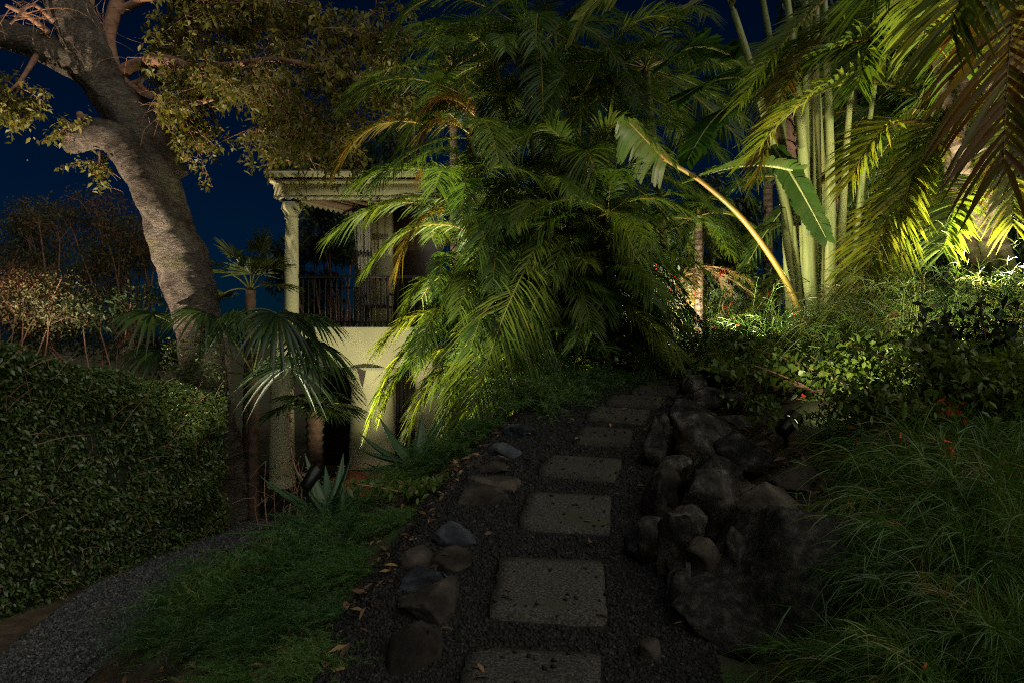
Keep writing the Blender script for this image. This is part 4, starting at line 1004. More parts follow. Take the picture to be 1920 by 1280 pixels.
# ------------------------------------------------------------------ traveller's palm
def travellers_palm():
    rs = np.random.default_rng(3)
    b = P(1533, 665, 6.8); b[2] = gz(b[0], b[1])
    root = thing("travellers_palm", "traveller's palm with a fan of pale green stalks and huge paddle leaves", "palm", b)
    stalks = [(1512, 1375, 20, 26, 0.00), (1516, 1425, -30, 24, .05), (1521, 1468, -60, 26, -.05), (1528, 1505, -80, 28, .04), (1536, 1530, -90, 24, -.04), (1555, 1542, -60, 24, -.10), (1548, 1512, -120, 30, .1), (1572, 1600, 120, 22, -.08), (1582, 1640, 160, 20, 0)]
    for k, (bx, tx, ty, w, dd) in enumerate(stalks):
        p0 = P(bx, 700, 6.8 + dd); p2 = P(tx, ty, 6.8 + dd * 2); p1 = (p0 + p2) / 2; p1[0] = p0[0] + (p2[0] - p0[0]) * 0.16; p1[1] += .10 * math.sin(k * 2.1)
        path = bez(p0, p1, p2, 20); f = np.linspace(0, 1, 20)
        rad = w * 6.8 / 1280 / 2 * (1.25 - 0.82 * f ** .6)
        a = Acc(); tube(a, path, rad, 12, lump=.03, freq=3); st = a.build("leaf_stalk", STALK, root, smooth=True)
        if k < 7:
            u = nrm(path[-1] - path[-4]); L = 1.7
            hd = np.array([u[0] * 1.2 + rs.normal() * .15, -0.25 + .5 * rs.random(), 0])
            frond(root, p2, p2 + u * L * .6, p2 + u * L * .75 + hd * .9 + ZUP * .1, .34, .115, 22, tint=.65 + .2 * rs.random(), sag=.22, vee=.35, mat=PADDLE, start=.03, rad=.03, name="paddle_leaf", keel=0, fwd=(.35, .7), prof=PROF_STRIP, lenprof=lambda t: np.sin(np.pi * (.10 + .80 * t)) ** .5, rmat=STALK, seed=50 + k)
    # clasping sheaths at the foot
    for k in range(9):
        x0 = 1478 + k * 15; p0 = P(x0 + (1540 - x0) * .25, 690, 6.72 + .02 * (k % 2)); p2 = P(x0 + (x0 - 1535) * .15, 440 - rs.random() * 50, 6.78)
        a = Acc(); tube(a, bez(p0, (p0 + p2) / 2, p2, 12), np.linspace(.075, .030, 12), 10, lump=.04); a.build("leaf_sheath", STALK, root, smooth=True)
    # the long stalk that arches left to a torn yellow leaf
    pts = [P(1512, 620, 6.7), P(1475, 530, 6.6), P(1400, 420, 6.4), P(1320, 345, 6.2), P(1245, 298, 6.05)]
    a = Acc(); tube(a, catmull(pts, 24), np.linspace(.034, .017, 24), 10); a.build("arching_stalk", RACHIS, root, smooth=True)
    strip_len = lambda t: np.sin(np.pi * (.15 + .75 * t)) ** .5
    frond(root, P(1250, 300, 6.05), P(1215, 265, 6.0), P(1172, 222, 6.0), .31, .07, 13, tint=.62, sag=.75, vee=.1, mat=PADDLE, start=.02, rad=.022, name="paddle_leaf", keel=0, fwd=(-.1, .5), prof=PROF_STRIP, lenprof=strip_len, rmat=RACHIS, seed=61)
    frond(root, P(1500, 325, 6.5), P(1410, 290, 6.3), P(1306, 335, 6.2), .24, .10, 14, tint=.52, sag=.18, vee=.35, mat=PADDLE, start=.02, rad=.018, name="paddle_leaf", keel=0, fwd=(.3, .8), prof=PROF_STRIP, lenprof=strip_len, rmat=STALK, seed=62)
    frond(root, P(1447, 275, 6.55), P(1490, 330, 6.4), P(1548, 445, 6.4), .145, .08, 18, tint=.45, sag=.30, vee=.3, mat=PADDLE, start=.02, rad=.024, name="paddle_leaf", keel=0, fwd=(.2, .7), prof=PROF_STRIP, lenprof=strip_len, rmat=STALK, seed=63, twist=.9)
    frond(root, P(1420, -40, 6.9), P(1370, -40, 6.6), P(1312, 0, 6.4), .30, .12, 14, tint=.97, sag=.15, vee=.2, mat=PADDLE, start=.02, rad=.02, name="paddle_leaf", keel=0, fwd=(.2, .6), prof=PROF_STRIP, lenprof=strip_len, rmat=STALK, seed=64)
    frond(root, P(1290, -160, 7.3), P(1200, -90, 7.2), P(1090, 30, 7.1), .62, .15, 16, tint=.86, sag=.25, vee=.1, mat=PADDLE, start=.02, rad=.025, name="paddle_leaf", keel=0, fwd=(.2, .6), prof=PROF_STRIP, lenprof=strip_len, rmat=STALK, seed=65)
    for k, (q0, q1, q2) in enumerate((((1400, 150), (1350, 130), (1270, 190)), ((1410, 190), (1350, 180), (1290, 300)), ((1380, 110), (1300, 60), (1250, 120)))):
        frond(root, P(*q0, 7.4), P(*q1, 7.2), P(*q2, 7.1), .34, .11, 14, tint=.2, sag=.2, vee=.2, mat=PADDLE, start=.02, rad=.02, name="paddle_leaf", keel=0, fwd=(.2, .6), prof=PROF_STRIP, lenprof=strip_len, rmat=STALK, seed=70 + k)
    # dried pink-brown leaves hanging inside the fan
    for k, (q0, q1, q2, lm) in enumerate((((1640, 240), (1590, 290), (1545, 330), .26), ((1560, 330), (1575, 380), (1580, 500), .17), ((1470, 210), (1462, 260), (1478, 330), .15))):
        frond(root, P(*q0, 6.95), P(*q1, 6.9), P(*q2, 6.9), lm, .09, 12, tint=.5, sag=.5, vee=.0, mat=DRYPADDLE, start=.02, rad=.014, name="dried_leaf", keel=0, fwd=(.2, .7), prof=PROF_STRIP, lenprof=strip_len, rmat=DRYPADDLE if False else TWIG, seed=80 + k)
travellers_palm()

# ------------------------------------------------------------------ areca palms right of the path
def right_clear(p1, p2):
    for q in (p1, p2, (p1 + p2) / 2):
        x, y = px_of(q)
        if x < 1590 and y > 270: return False
    return True
def areca_right():
    rs = np.random.default_rng(41)
    b0 = np.array([4.35, 6.05, gz(4.35, 6.05)])
    root = thing("areca_palm", "leaning areca palm on the right with ringed brown trunks and hanging fronds", "palm", b0, "areca palms")
    TR = [([(1905, 590, 6.0), (1850, 450, 6.0), (1808, 320, 6.0), (1776, 180, 6.0), (1745, 40, 6.0)], .085), ([(1880, 575, 6.15), (1822, 450, 6.15), (1786, 330, 6.2), (1800, 220, 6.2), (1830, 90, 6.2)], .085),
          ([(1925, 580, 5.9), (1872, 430, 5.9), (1842, 320, 5.9), (1850, 200, 5.9), (1890, 60, 5.9)], .06)]
    for k, (l, r_) in enumerate(TR):
        p = [P(*q) for q in l]; p[0][2] = gz(p[0][0], p[0][1]) - .05; path = catmull(p, 120)
        rad = np.linspace(r_ * .9, r_ * .66, 120) * np.where(np.arange(120) % 5 == 0, 1.09, 1.0)
        a = Acc(); tube(a, path, rad, 16, lump=.07, freq=6, t=np.where(np.arange(120) % 5 == 0, 0.0, 0.62)); a.build("trunk", PTRUNK, root, smooth=True)
        crown(root, path[-1], 9, 1.8, rs, el=(70, -40), tint=(.3, .6), Lm=.46, W=.028, n=54, droop=.6, rad=.014, sag=.4, avoid=right_clear)
    F = [((1775, 215, 5.9), (1585, 60, 5.6), (1415, 285, 5.3), .50, .60), ((1800, 260, 5.9), (1660, 170, 5.6), (1600, 330, 5.4), .50, .58),
         ((1770, 300, 5.8), (1690, 250, 5.5), (1690, 520, 5.2), .48, .74), ((1740, 330, 5.8), (1650, 360, 5.4), (1595, 640, 5.2), .52, .72),
         ((1800, 130, 5.9), (1700, 40, 5.6), (1560, 90, 5.4), .50, .55), ((1790, 90, 5.9), (1680, -60, 5.7), (1580, 20, 5.5), .46, .45),
         ((1600, -40, 6.3), (1500, 20, 6.0), (1390, 190, 5.8), .40, .62), ((1570, 60, 6.5), (1470, 100, 6.2), (1420, 330, 6.0), .38, .68),
         ((1840, 330, 5.7), (1800, 330, 5.3), (1770, 470, 5.1), .42, .55), ((1860, 180, 5.8), (1890, 200, 5.2), (1900, 420, 4.9), .50, .68),
         ((1800, 240, 5.9), (1740, 180, 5.6), (1725, 360, 5.4), .46, .66), ((1700, 20, 6.0), (1640, 0, 5.6), (1610, 160, 5.4), .46, .5)]
    for k, (a, b, c, lm, ti) in enumerate(F):
        frond(root, P(*a), P(*b), P(*c), lm * .9, .028, 56, tint=ti, sag=.26 if k not in (2, 3) else .34, vee=.55, rad=.019, seed=300 + k)
    root2 = thing("areca_palm", "near areca frond cluster hanging dark from the top right corner", "palm", (2.9, 3.4, gz(2.9, 3.4)), "areca palms")
    cane(root2, (2.9, 3.4, gz(2.9, 3.4) - .05), P(1960, -150, 3.5), .05, .04, "trunk", CANE, rings=20, bend=0)
    N = [((1955, -150, 3.5), (1890, -80, 3.1), (1882, 300, 2.85), .48, .80), ((1955, -150, 3.5), (1830, -120, 3.2), (1780, 60, 3.0), .46, .72), ((1960, -150, 3.5), (1990, -60, 3.2), (1960, 250, 3.0), .46, .85),
         ((1955, -150, 3.5), (1760, -160, 3.3), (1640, -20, 3.2), .44, .5)]
    for k, (a, b, c, lm, ti) in enumerate(N):
        frond(root2, P(*a), P(*b), P(*c), lm, .030, 40, tint=ti, sag=.35, rad=.011, seed=340 + k, twist=0.0)
    # a thicket of thin yellow canes behind
    root3 = thing("areca_palm", "thicket of young areca palms glowing behind the leaning trunks", "palm", (5.4, 7.9, gz(5.4, 7.9)), "areca palms")
    for k in range(20):
        x = 3.9 + 2.6 * rs.random(); y = 7.2 + 1.8 * rs.random(); b = np.array([x, y, gz(x, y) - .05]); t = b + ZUP * (1.0 + 2.4 * rs.random()) + rs.normal(size=3) * .2
        cane(root3, b, t, .035, .025, rings=12)
        crown(root3, t, 7, 1.35, rs, el=(78, -30), tint=(.35, .62), Lm=.38, W=.026, n=44, droop=.5, sag=.4)
areca_right()

# ------------------------------------------------------------------ palms at the far bend
def far_palms():
    rs = np.random.default_rng(8)
    c = P(1310, 405, 10.2); b = np.array([c[0], c[1], gz(c[0], c[1])])
    root = thing("small_palm", "small lit palm with drooping fronds and dry skirt at the far bend", "palm", b)
    cane(root, b - ZUP * .1, c, .07, .055, "trunk", PTRUNK, rings=24, bend=0, ringd=.1)
    crown(root, c, 15, 1.0, rs, el=(85, -45), tint=(.35, .65), Lm=.26, W=.022, n=40, droop=.55, rad=.012)
    crown(root, c - ZUP * .75, 8, .8, rs, el=(10, -30), tint=(.4, .9), Lm=.20, W=.020, n=34, droop=.35, rad=.010, mat=PALMDRY, name="dry_frond", rmat=TWIG)
    b = P(1441, 560, 12.0); b[2] = gz(b[0], b[1]); root = thing("coconut_palm", "thin ringed coconut palm trunk standing behind the traveller's palm", "palm", b)
    t = P(1439, 150, 12.0); cane(root, b - ZUP * .2, t, .085, .075, "trunk", PTRUNK, rings=46, bend=0, ringd=.12, sides=12)
    crown(root, t, 13, 2.2, rs, el=(75, -30), tint=(.15, .4), Lm=.55, W=.04, n=44, droop=.5, rad=.02)
    c = P(1195, 420, 9.8); b = np.array([c[0], c[1], gz(c[0], c[1])]); root = thing("small_palm", "young blue green palm with an upright fan of fronds by the far bend", "palm", b)
    cane(root, b - ZUP * .1, c, .05, .04, "trunk", PTRUNK, rings=16, bend=0)
    crown(root, c, 11, 1.15, rs, el=(85, -10), tint=(.2, .4), Lm=.36, W=.028, n=36, droop=.3, rad=.012)
far_palms()

# ------------------------------------------------------------------ fan palms by the house
def fan_leaf(root, p0, p1, hub, Lf, tint, r, n=36, spread=2.35, W=.05, sag=.5, face=None, stiff=.0, seedn=0, petr=.014):
    p0, p1, hub = (np.asarray(q, float) for q in (p0, p1, hub))
    ax = nrm(hub - p1); side = np.cross(ax, ZUP); side = nrm(side) if np.linalg.norm(side) > .1 else np.array([1.0, 0, 0]); up = np.cross(side, ax)
    th = np.linspace(-spread, spread, n) + r.normal(size=n) * .02
    D = nrm(ax * np.cos(th)[:, None] + side * np.sin(th)[:, None] + up * (0.18 + .05 * r.normal(size=n))[:, None])
    S = nrm(-ax * np.sin(th)[:, None] + side * np.cos(th)[:, None] + up * (.3 * np.where(np.arange(n) % 2, 1, -1))[:, None])
    a = Acc(); L = Lf * (.80 + .20 * np.cos(th * .6)) * (.94 + .12 * r.random(n))
    prof = lambda s: np.where(s < .45, .18 + .82 * s / .45, 1 - ((s - .45) / .55) ** 1.5) + .02
    ribbons(a, np.repeat(hub[None], n, 0), D, S, L, W, K=7, sag=sag * (.8 + .4 * r.random(n)), prof=prof, tint=np.clip(tint + r.normal(size=n) * .06, 0, 1), keel=.3)
    o = a.build("fan_leaf", FAN, root)
    b = Acc(); tube(b, bez(p0, p1, hub, 12), np.linspace(petr, petr * .6, 12), 6, cap=False); b.build("petiole", CANE, o, smooth=True)
def fan_palms():
    r = np.random.default_rng(12)
    b = np.array([-3.68, 9.75, LOW]); c = P(474, 700, 9.75)
    root = thing("fan_palm", "fan palm with big dark drooping leaves right of the leaning tree", "palm", b, "fan palms")
    cane(root, b - ZUP * .1, c, .075, .07, "trunk", FIBRE, rings=14, bend=0, sides=12, ringd=.15)
    L = [((470, 560), (440, 590)), ((530, 590), (565, 590)), ((540, 620), (585, 640)), ((530, 730), (540, 690)), ((420, 600), (390, 590)), ((400, 640), (290, 590)), ((380, 700), (300, 660)), ((500, 560), (520, 590))]
    for k, (m_, h_) in enumerate(L):
        dd = 9.7 + (-.5 if k in (3,) else .25 * r.normal())
        if k in (5, 6): dd = 10.5
        fan_leaf(root, c, P(*m_, (9.7 + dd) / 2), P(*h_, dd), .80, .05 + .25 * r.random(), r, sag=.8, n=44, W=.055)
    b = P(590, 905, 11.0); b[2] = LOW; c = P(590, 770, 11.0)
    root = thing("fan_palm", "short fan palm with a shaggy red brown trunk between the columns", "palm", b, "fan palms")
    cane(root, b - ZUP * .1, c, .10, .13, "trunk", FIBRE, rings=12, bend=0, sides=12, ringd=.25)
    for k in range(11):
        az = k * 2.4; e = .3 + .5 * r.random(); h = np.array([math.sin(az), math.cos(az), 0]) * math.cos(e) + ZUP * (math.sin(e) - .25)
        fan_leaf(root, c, c + h * .3 + ZUP * .12, c + h * .55, .45, .25 + .2 * r.random(), r, sag=.35, n=30, W=.045)
    # pale stiff fan palm lit beyond the trunk
    b = np.array([-4.35, 11.2, LOW]); c = P(470, 545, 11.2)
    root = thing("fan_palm", "bright stiff leaved fan palm between the leaning tree and the column", "palm", b, "fan palms")
    cane(root, b - ZUP * .1, c, .09, .08, "trunk", FIBRE, rings=20, bend=0, sides=10)
    for k, h_ in enumerate([(470, 515), (500, 505), (430, 515), (515, 535), (440, 485), (490, 470), (420, 550), (410, 500)]):
        hb = P(*h_, 11.2 + .25 * r.normal()); fan_leaf(root, c, (c + hb) / 2 + ZUP * .1, hb, .52, .8, r, sag=.18, n=36, W=.036, spread=1.7)
    # pale dry fan leaf seen left of the trunk
fan_palms()

# ------------------------------------------------------------------ aloes
def aloe(name, label, c, leaves, seed):
    r = np.random.default_rng(seed); root = thing(name, label, "aloe", c, "aloes on the slope")
    for k, (tx, ty, td) in enumerate(leaves):
        tip = P(tx, ty, td); tip = c + (tip - c) * 1.22; p0 = c + np.array([0, 0, .02]) + r.normal(size=3) * .02
        v = tip - p0; L = np.linalg.norm(v); p1 = p0 + v * .5 - ZUP * .10 * L * (1 if v[2] > 0 else .3) + ZUP * (-.02)
        n = 12; path = bez(p0, p1, tip, n); T = nrm(np.gradient(path, axis=0)); side = nrm(np.cross(T, ZUP)); up = np.cross(side, T)
        w = .078 * (1 - np.linspace(0, 1, n) ** 1.5) + .002
        sec = [(-1, .25), (-.55, -.25), (0, -.42), (.55, -.25), (1, .25), (.45, .05), (0, -.02), (-.45, .05)]
        V = np.array([[path[i] + side[i] * s_ * w[i] + up[i] * u_ * w[i] for s_, u_ in sec] for i in range(n)]).reshape(-1, 3)
        i, j = np.meshgrid(np.arange(n - 1), np.arange(8), indexing='ij'); a_ = i * 8 + j; b_ = i * 8 + (j + 1) % 8
        a = Acc(); ti = .25 + .35 * r.random(); a.add(V, np.stack([a_, b_, b_ + 8, a_ + 8], -1).reshape(-1, 4), ti); lf = a.build("leaf", ALOE, root, smooth=True)
        a = Acc(); q = np.arange(1, n - 2).repeat(2); sg = np.tile([1, -1], n - 3)
        ribbons(a, path[q] + side[q] * (sg * w[q])[:, None] + up[q] * (.25 * w[q])[:, None], side[q] * sg[:, None] + T[q] * .5, T[q], .016, .010, K=2, sag=0, prof=PROF_NEEDLE, tint=.9); a.build("thorns", ALOE, lf, kind="stuff")
    return root
def aloes():
    c = P(782, 876, 6.05)
    aloe("aloe", "upper aloe with long spiky leaves in front of the big column", c, [(683, 842, 6.0), (690, 820, 6.2), (660, 878, 5.9), (700, 868, 5.8), (722, 795, 6.3), (760, 840, 6.5), (790, 790, 6.3), (812, 800, 6.5), (836, 770, 6.2), (832, 846, 6.0), (880, 862, 5.9), (800, 850, 5.6), (745, 870, 5.6), (775, 830, 6.0), (812, 868, 5.7)], 4)
    c = P(622, 975, 5.45)
    aloe("aloe", "lower aloe with broad leaves sprawling over the ferns", c, [(452, 995, 5.2), (488, 978, 5.3), (530, 960, 5.3), (545, 925, 5.5), (510, 905, 5.6), (580, 870, 5.7), (612, 890, 5.8), (640, 870, 5.8), (660, 910, 5.7), (700, 880, 5.6), (560, 1020, 5.0), (600, 1015, 5.0), (655, 865, 5.5), (632, 925, 5.2), (690, 930, 5.4), (560, 890, 5.4), (500, 1018, 5.0)], 9)
    # flower stalk and thin bare shrub standing behind the lower aloe
    r = np.random.default_rng(2); b = P(610, 985, 5.7); b[2] = gz(b[0], b[1])
    root = thing("aloe_flower_stalk", "thin dry flower spike curving left above the lower aloe", "flower stalk", b)
    p = catmull([b, P(590, 930, 5.7), P(555, 880, 5.7), P(543, 820, 5.7), P(539, 765, 5.7)], 20); a = Acc(); tube(a, p, np.linspace(.012, .004, 20), 6); a.build("stem", TWIG, root, smooth=True)
    a = Acc(); q = p[r.integers(10, 20, 46)]; leaves_at(a, q, .05, r, .3, hang=.3, aspect=.22); a.build("buds", LITTER, root, kind="stuff")
    b = P(520, 985, 6.6); b[2] = gz(b[0], b[1]); root = thing("bare_shrub", "bare twiggy shrub silhouetted against the left lower column", "shrub", b)
    a = Acc(); la = Acc()
    for k in range(9):
        e = P(470 + 90 * r.random(), 850 + 70 * r.random(), 6.6 + .3 * r.normal()); m_ = (b + e) / 2 + r.normal(size=3) * .12; pt = bez(b, m_, e, 8); tube(a, pt, np.linspace(.010, .003, 8), 4, cap=False)
        for w_ in range(5):
            s0 = pt[3 + w_ % 5]; e2 = s0 + r.normal(size=3) * .12 + ZUP * .04; tube(a, [s0, (s0 + e2) / 2 + ZUP * .02, e2], [.004, .003, .002], 3, cap=False); leaves_at(la, e2 + r.normal(size=(4, 3)) * .03, .05, r, .3, aspect=.35)
    a.build("branches", TWIG, root, smooth=True); la.build("leaves", DARKLEAF, root, kind="stuff")
aloes()

# ------------------------------------------------------------------ ferny ground cover, each mound a plant
def plume_mesh(name, r, N, R, H, needle, mat, arch=.5, per=34, tint=.45, stemw=.004, nw=.0045):
    a = Acc()
    az = r.random(N) * 6.283; el = .25 + 1.2 * r.random(N); L = (.55 + .6 * r.random(N))
    b = np.stack([np.cos(az), np.sin(az), az * 0], -1) * (R * .35 * r.random(N))[:, None]
    d = np.stack([np.cos(az) * np.cos(el), np.sin(az) * np.cos(el), np.sin(el)], -1)
    S = nrm(np.cross(d, ZUP + 1e-3)); Lr = np.where(True, R * np.cos(el) + H * np.sin(el), 0) * L; tn = np.clip(tint + r.normal(size=N) * .1, 0, 1)
    ribbons(a, b, d, S, Lr, stemw, K=5, sag=arch, prof=PROF_NEEDLE, tint=tn)
    s = .18 + .82 * r.random((N, per)); C = b[:, None] + d[:, None] * (Lr[:, None] * s)[..., None]; C[..., 2] -= arch * Lr[:, None] * s ** 2
    D = r.normal(size=(N, per, 3)) * .75 + d[:, None] * .55 + S[:, None] * np.where(r.random((N, per)) > .5, 1, -1)[..., None] * .7
    Ln = needle * (1.1 - .6 * s) * (.6 + .8 * r.random((N, per)))
    C = C.reshape(-1, 3); D = nrm(D.reshape(-1, 3)); SS = nrm(np.cross(D, r.normal(size=D.shape)))
    ribbons(a, C, D, SS, Ln.ravel(), nw, K=3, sag=.15, prof=PROF_NEEDLE, tint=np.clip(np.repeat(tn, per) + r.normal(size=N * per) * .08, 0, 1))
    return a.mesh(name, mat)
def ferns():
    r = np.random.default_rng(14)
    FM = [plume_mesh("fern_plumes", r, 230, .42, .38, .060, FERN, arch=.45, per=44, tint=.42) for _ in range(3)]
    spots = [ # px, py of the mound's foot, d, scale, label
        (620, 1120, 4.5, 1.0, "bright green fern mound below the lower aloe"), (560, 1080, 4.8, .7, "fern mound in the hollow left of the bright one"), (690, 1080, 4.4, .6, "fern mound between the aloes and the edging rocks"),
        (760, 985, 5.1, .75, "soft fern mound under the upper aloe"), (830, 950, 5.2, .7, "fern mound beside the path's left edging rocks"), (700, 985, 5.5, .5, "fern tuft between the two aloes"),
        (420, 1130, 5.3, 1.1, "wide dark fern mound on the slope above the lower path"), (350, 1200, 4.9, 1.0, "low fern mound edging the lower path"), (480, 1200, 4.2, 1.1, "dark fern mound in the lower left foreground"),
        (330, 1280, 4.5, .9, "fern mound at the bottom edge beside the lower path"), (600, 1180, 3.9, 1.0, "fern mound behind the sunken blue rock"), (690, 1200, 3.4, .85, "fern tuft left of the flat tan edging rock"),
        (430, 1300, 3.8, 1.0, "fern mound cut off by the bottom left edge"), (560, 1290, 3.3, .8, "feathery fern tuft at the bottom edge"), (430, 1010, 6.6, 1.0, "pale fern mound at the end of the lower path"),
        (480, 960, 7.4, 1.0, "far fern mound at the leaning tree's foot"), (560, 960, 7.0, .9, "fern mound below the left lower column"), (380, 1080, 6.0, .9, "fern mound where the lower path bends away"),
        (1000, 760, 5.9, 1.2, "dark fern mound in front of the areca clump"), (930, 800, 5.6, 1.0, "fern mound at the areca clump's left foot"), (1080, 740, 6.3, 1.0, "fern mound under the areca canes by the path"), (1150, 710, 6.7, .9, "fern mound beside the sixth stepping stone"),
        (1200, 700, 7.0, .8, "far fern mound on the left of the path"), (880, 850, 5.4, .9, "fern mound left of the fourth stepping stone"), (860, 790, 6.3, 1.1, "grey green fern mound under the lit fronds"), (760, 1110, 3.9, .5, "small fern tuft among the edging rocks"), (640, 930, 6.3, .5, "lit fern tuft behind the lower aloe"), (735, 930, 6.5, .5, "lit grassy tuft in front of the terracotta steps"),
        (628, 1150, 2.95, .6, "near fern tuft just left of the blue grey edging rock"), (520, 1200, 3.05, .7, "near fern mound between the two sunken blue rocks and the slope"), (600, 1250, 2.5, .55, "fern tuft at the bottom edge left of the rounded edging rock"), (480, 1280, 2.75, .7, "bottom edge fern mound left of the bluish rock"), (640, 1090, 3.5, .6, "fern tuft on the bank behind the brown edging rock"), (760, 1020, 3.9, .55, "small fern tuft beside the bluish pointed rock")]
    for k, (px, py, d, s, lab) in enumerate(spots):
        c = P(px, py, d); c[2] = gz(c[0], c[1]) - .02
        o = bpy.data.objects.new("asparagus_fern", FM[k % 3]); COL.objects.link(o); o.location = c; o.rotation_euler = (0, 0, r.random() * 6.28); o.scale = (s * 1.02, s * 1.02, s * (.95 if k in (0, 3, 6, 7, 8, 10, 18, 20) else .32 + .45 * r.random()))
        tagit(o, lab, "fern", "fern mounds on the bank")
ferns()

# ------------------------------------------------------------------ firecracker bushes with red flowers
def firecracker(name, label, c, R, H, N, seed, tint=.5, nflower=8, lean=(0, 0, 0), needle=.10, group="firecracker bushes", per=26, nw=.005):
    r = np.random.default_rng(seed); c = np.asarray(c, float); root = thing(name, label, "bush", c, group)
    a = Acc(); fl = Acc(); sa = Acc()
    az = r.random(N) * 6.283; el = .45 + .95 * r.random(N); L = .6 + .55 * r.random(N)
    d = np.stack([np.cos(az) * np.cos(el), np.sin(az) * np.cos(el), np.sin(el)], -1) + np.asarray(lean) * .6; d = nrm(d)
    b = c + np.stack([np.cos(az), np.sin(az), az * 0], -1) * (R * .25 * r.random(N))[:, None]
    Lr = (R * np.abs(np.cos(el)) + H * np.sin(el)) * L; arch = .35 + .35 * r.random(N); S = nrm(np.cross(d, ZUP + 1e-3))
    ti = np.clip(tint + r.normal(size=N) * .14, 0, 1); ti = np.where(r.random(N) < .07, 1.0, ti)
    ribbons(sa, b, d, S, Lr, .007, K=7, sag=arch, prof=PROF_NEEDLE, tint=ti)
    # whorls: sprays of thin branchlets fanning from each node
    nodes = 7
    for k in range(nodes):
        s = .28 + .72 * (k + r.random(N)) / nodes; C = b + d * (Lr * s)[:, None]; C[:, 2] -= arch * Lr * s ** 2
        T = nrm(d * Lr[:, None] - ZUP * (2 * arch * Lr * s)[:, None])
        m = per // nodes + 1
        D = nrm(T[:, None] * .75 + r.normal(size=(N, m, 3)) * .50); Cc = np.repeat(C[:, None], m, 1)
        ln = needle * (.7 + .8 * r.random((N, m)))
        ribbons(a, Cc.reshape(-1, 3), D.reshape(-1, 3), nrm(np.cross(D.reshape(-1, 3), r.normal(size=(N * m, 3)))), ln.ravel(), nw, K=4, sag=.35, prof=PROF_NEEDLE, tint=np.clip(np.repeat(ti, m) + r.normal(size=N * m) * .08, 0, 1))
    sa.build("stems", RUSS, root, kind="stuff"); a.build("foliage", RUSS, root, kind="stuff")
    for k in range(nflower):
        i = r.integers(N); s = .6 + .4 * r.random(); q = b[i] + d[i] * Lr[i] * s - ZUP * arch[i] * Lr[i] * s * s + r.normal(size=3) * .02; q[1] -= .03
        for m in range(1 + int(r.integers(2))):
            f = Acc()
            q0 = q + r.normal(size=3) * .014; v = nrm(r.normal(size=3) * .7 - ZUP * .5) * .030
            tube(f, [q0, q0 + v * .5, q0 + v * .9, q0 + v * 1.15], [.0022, .0042, .005, .008], 6, cap=True, t=r.random())
            f.build("flower", FLOWER, root)
    return root
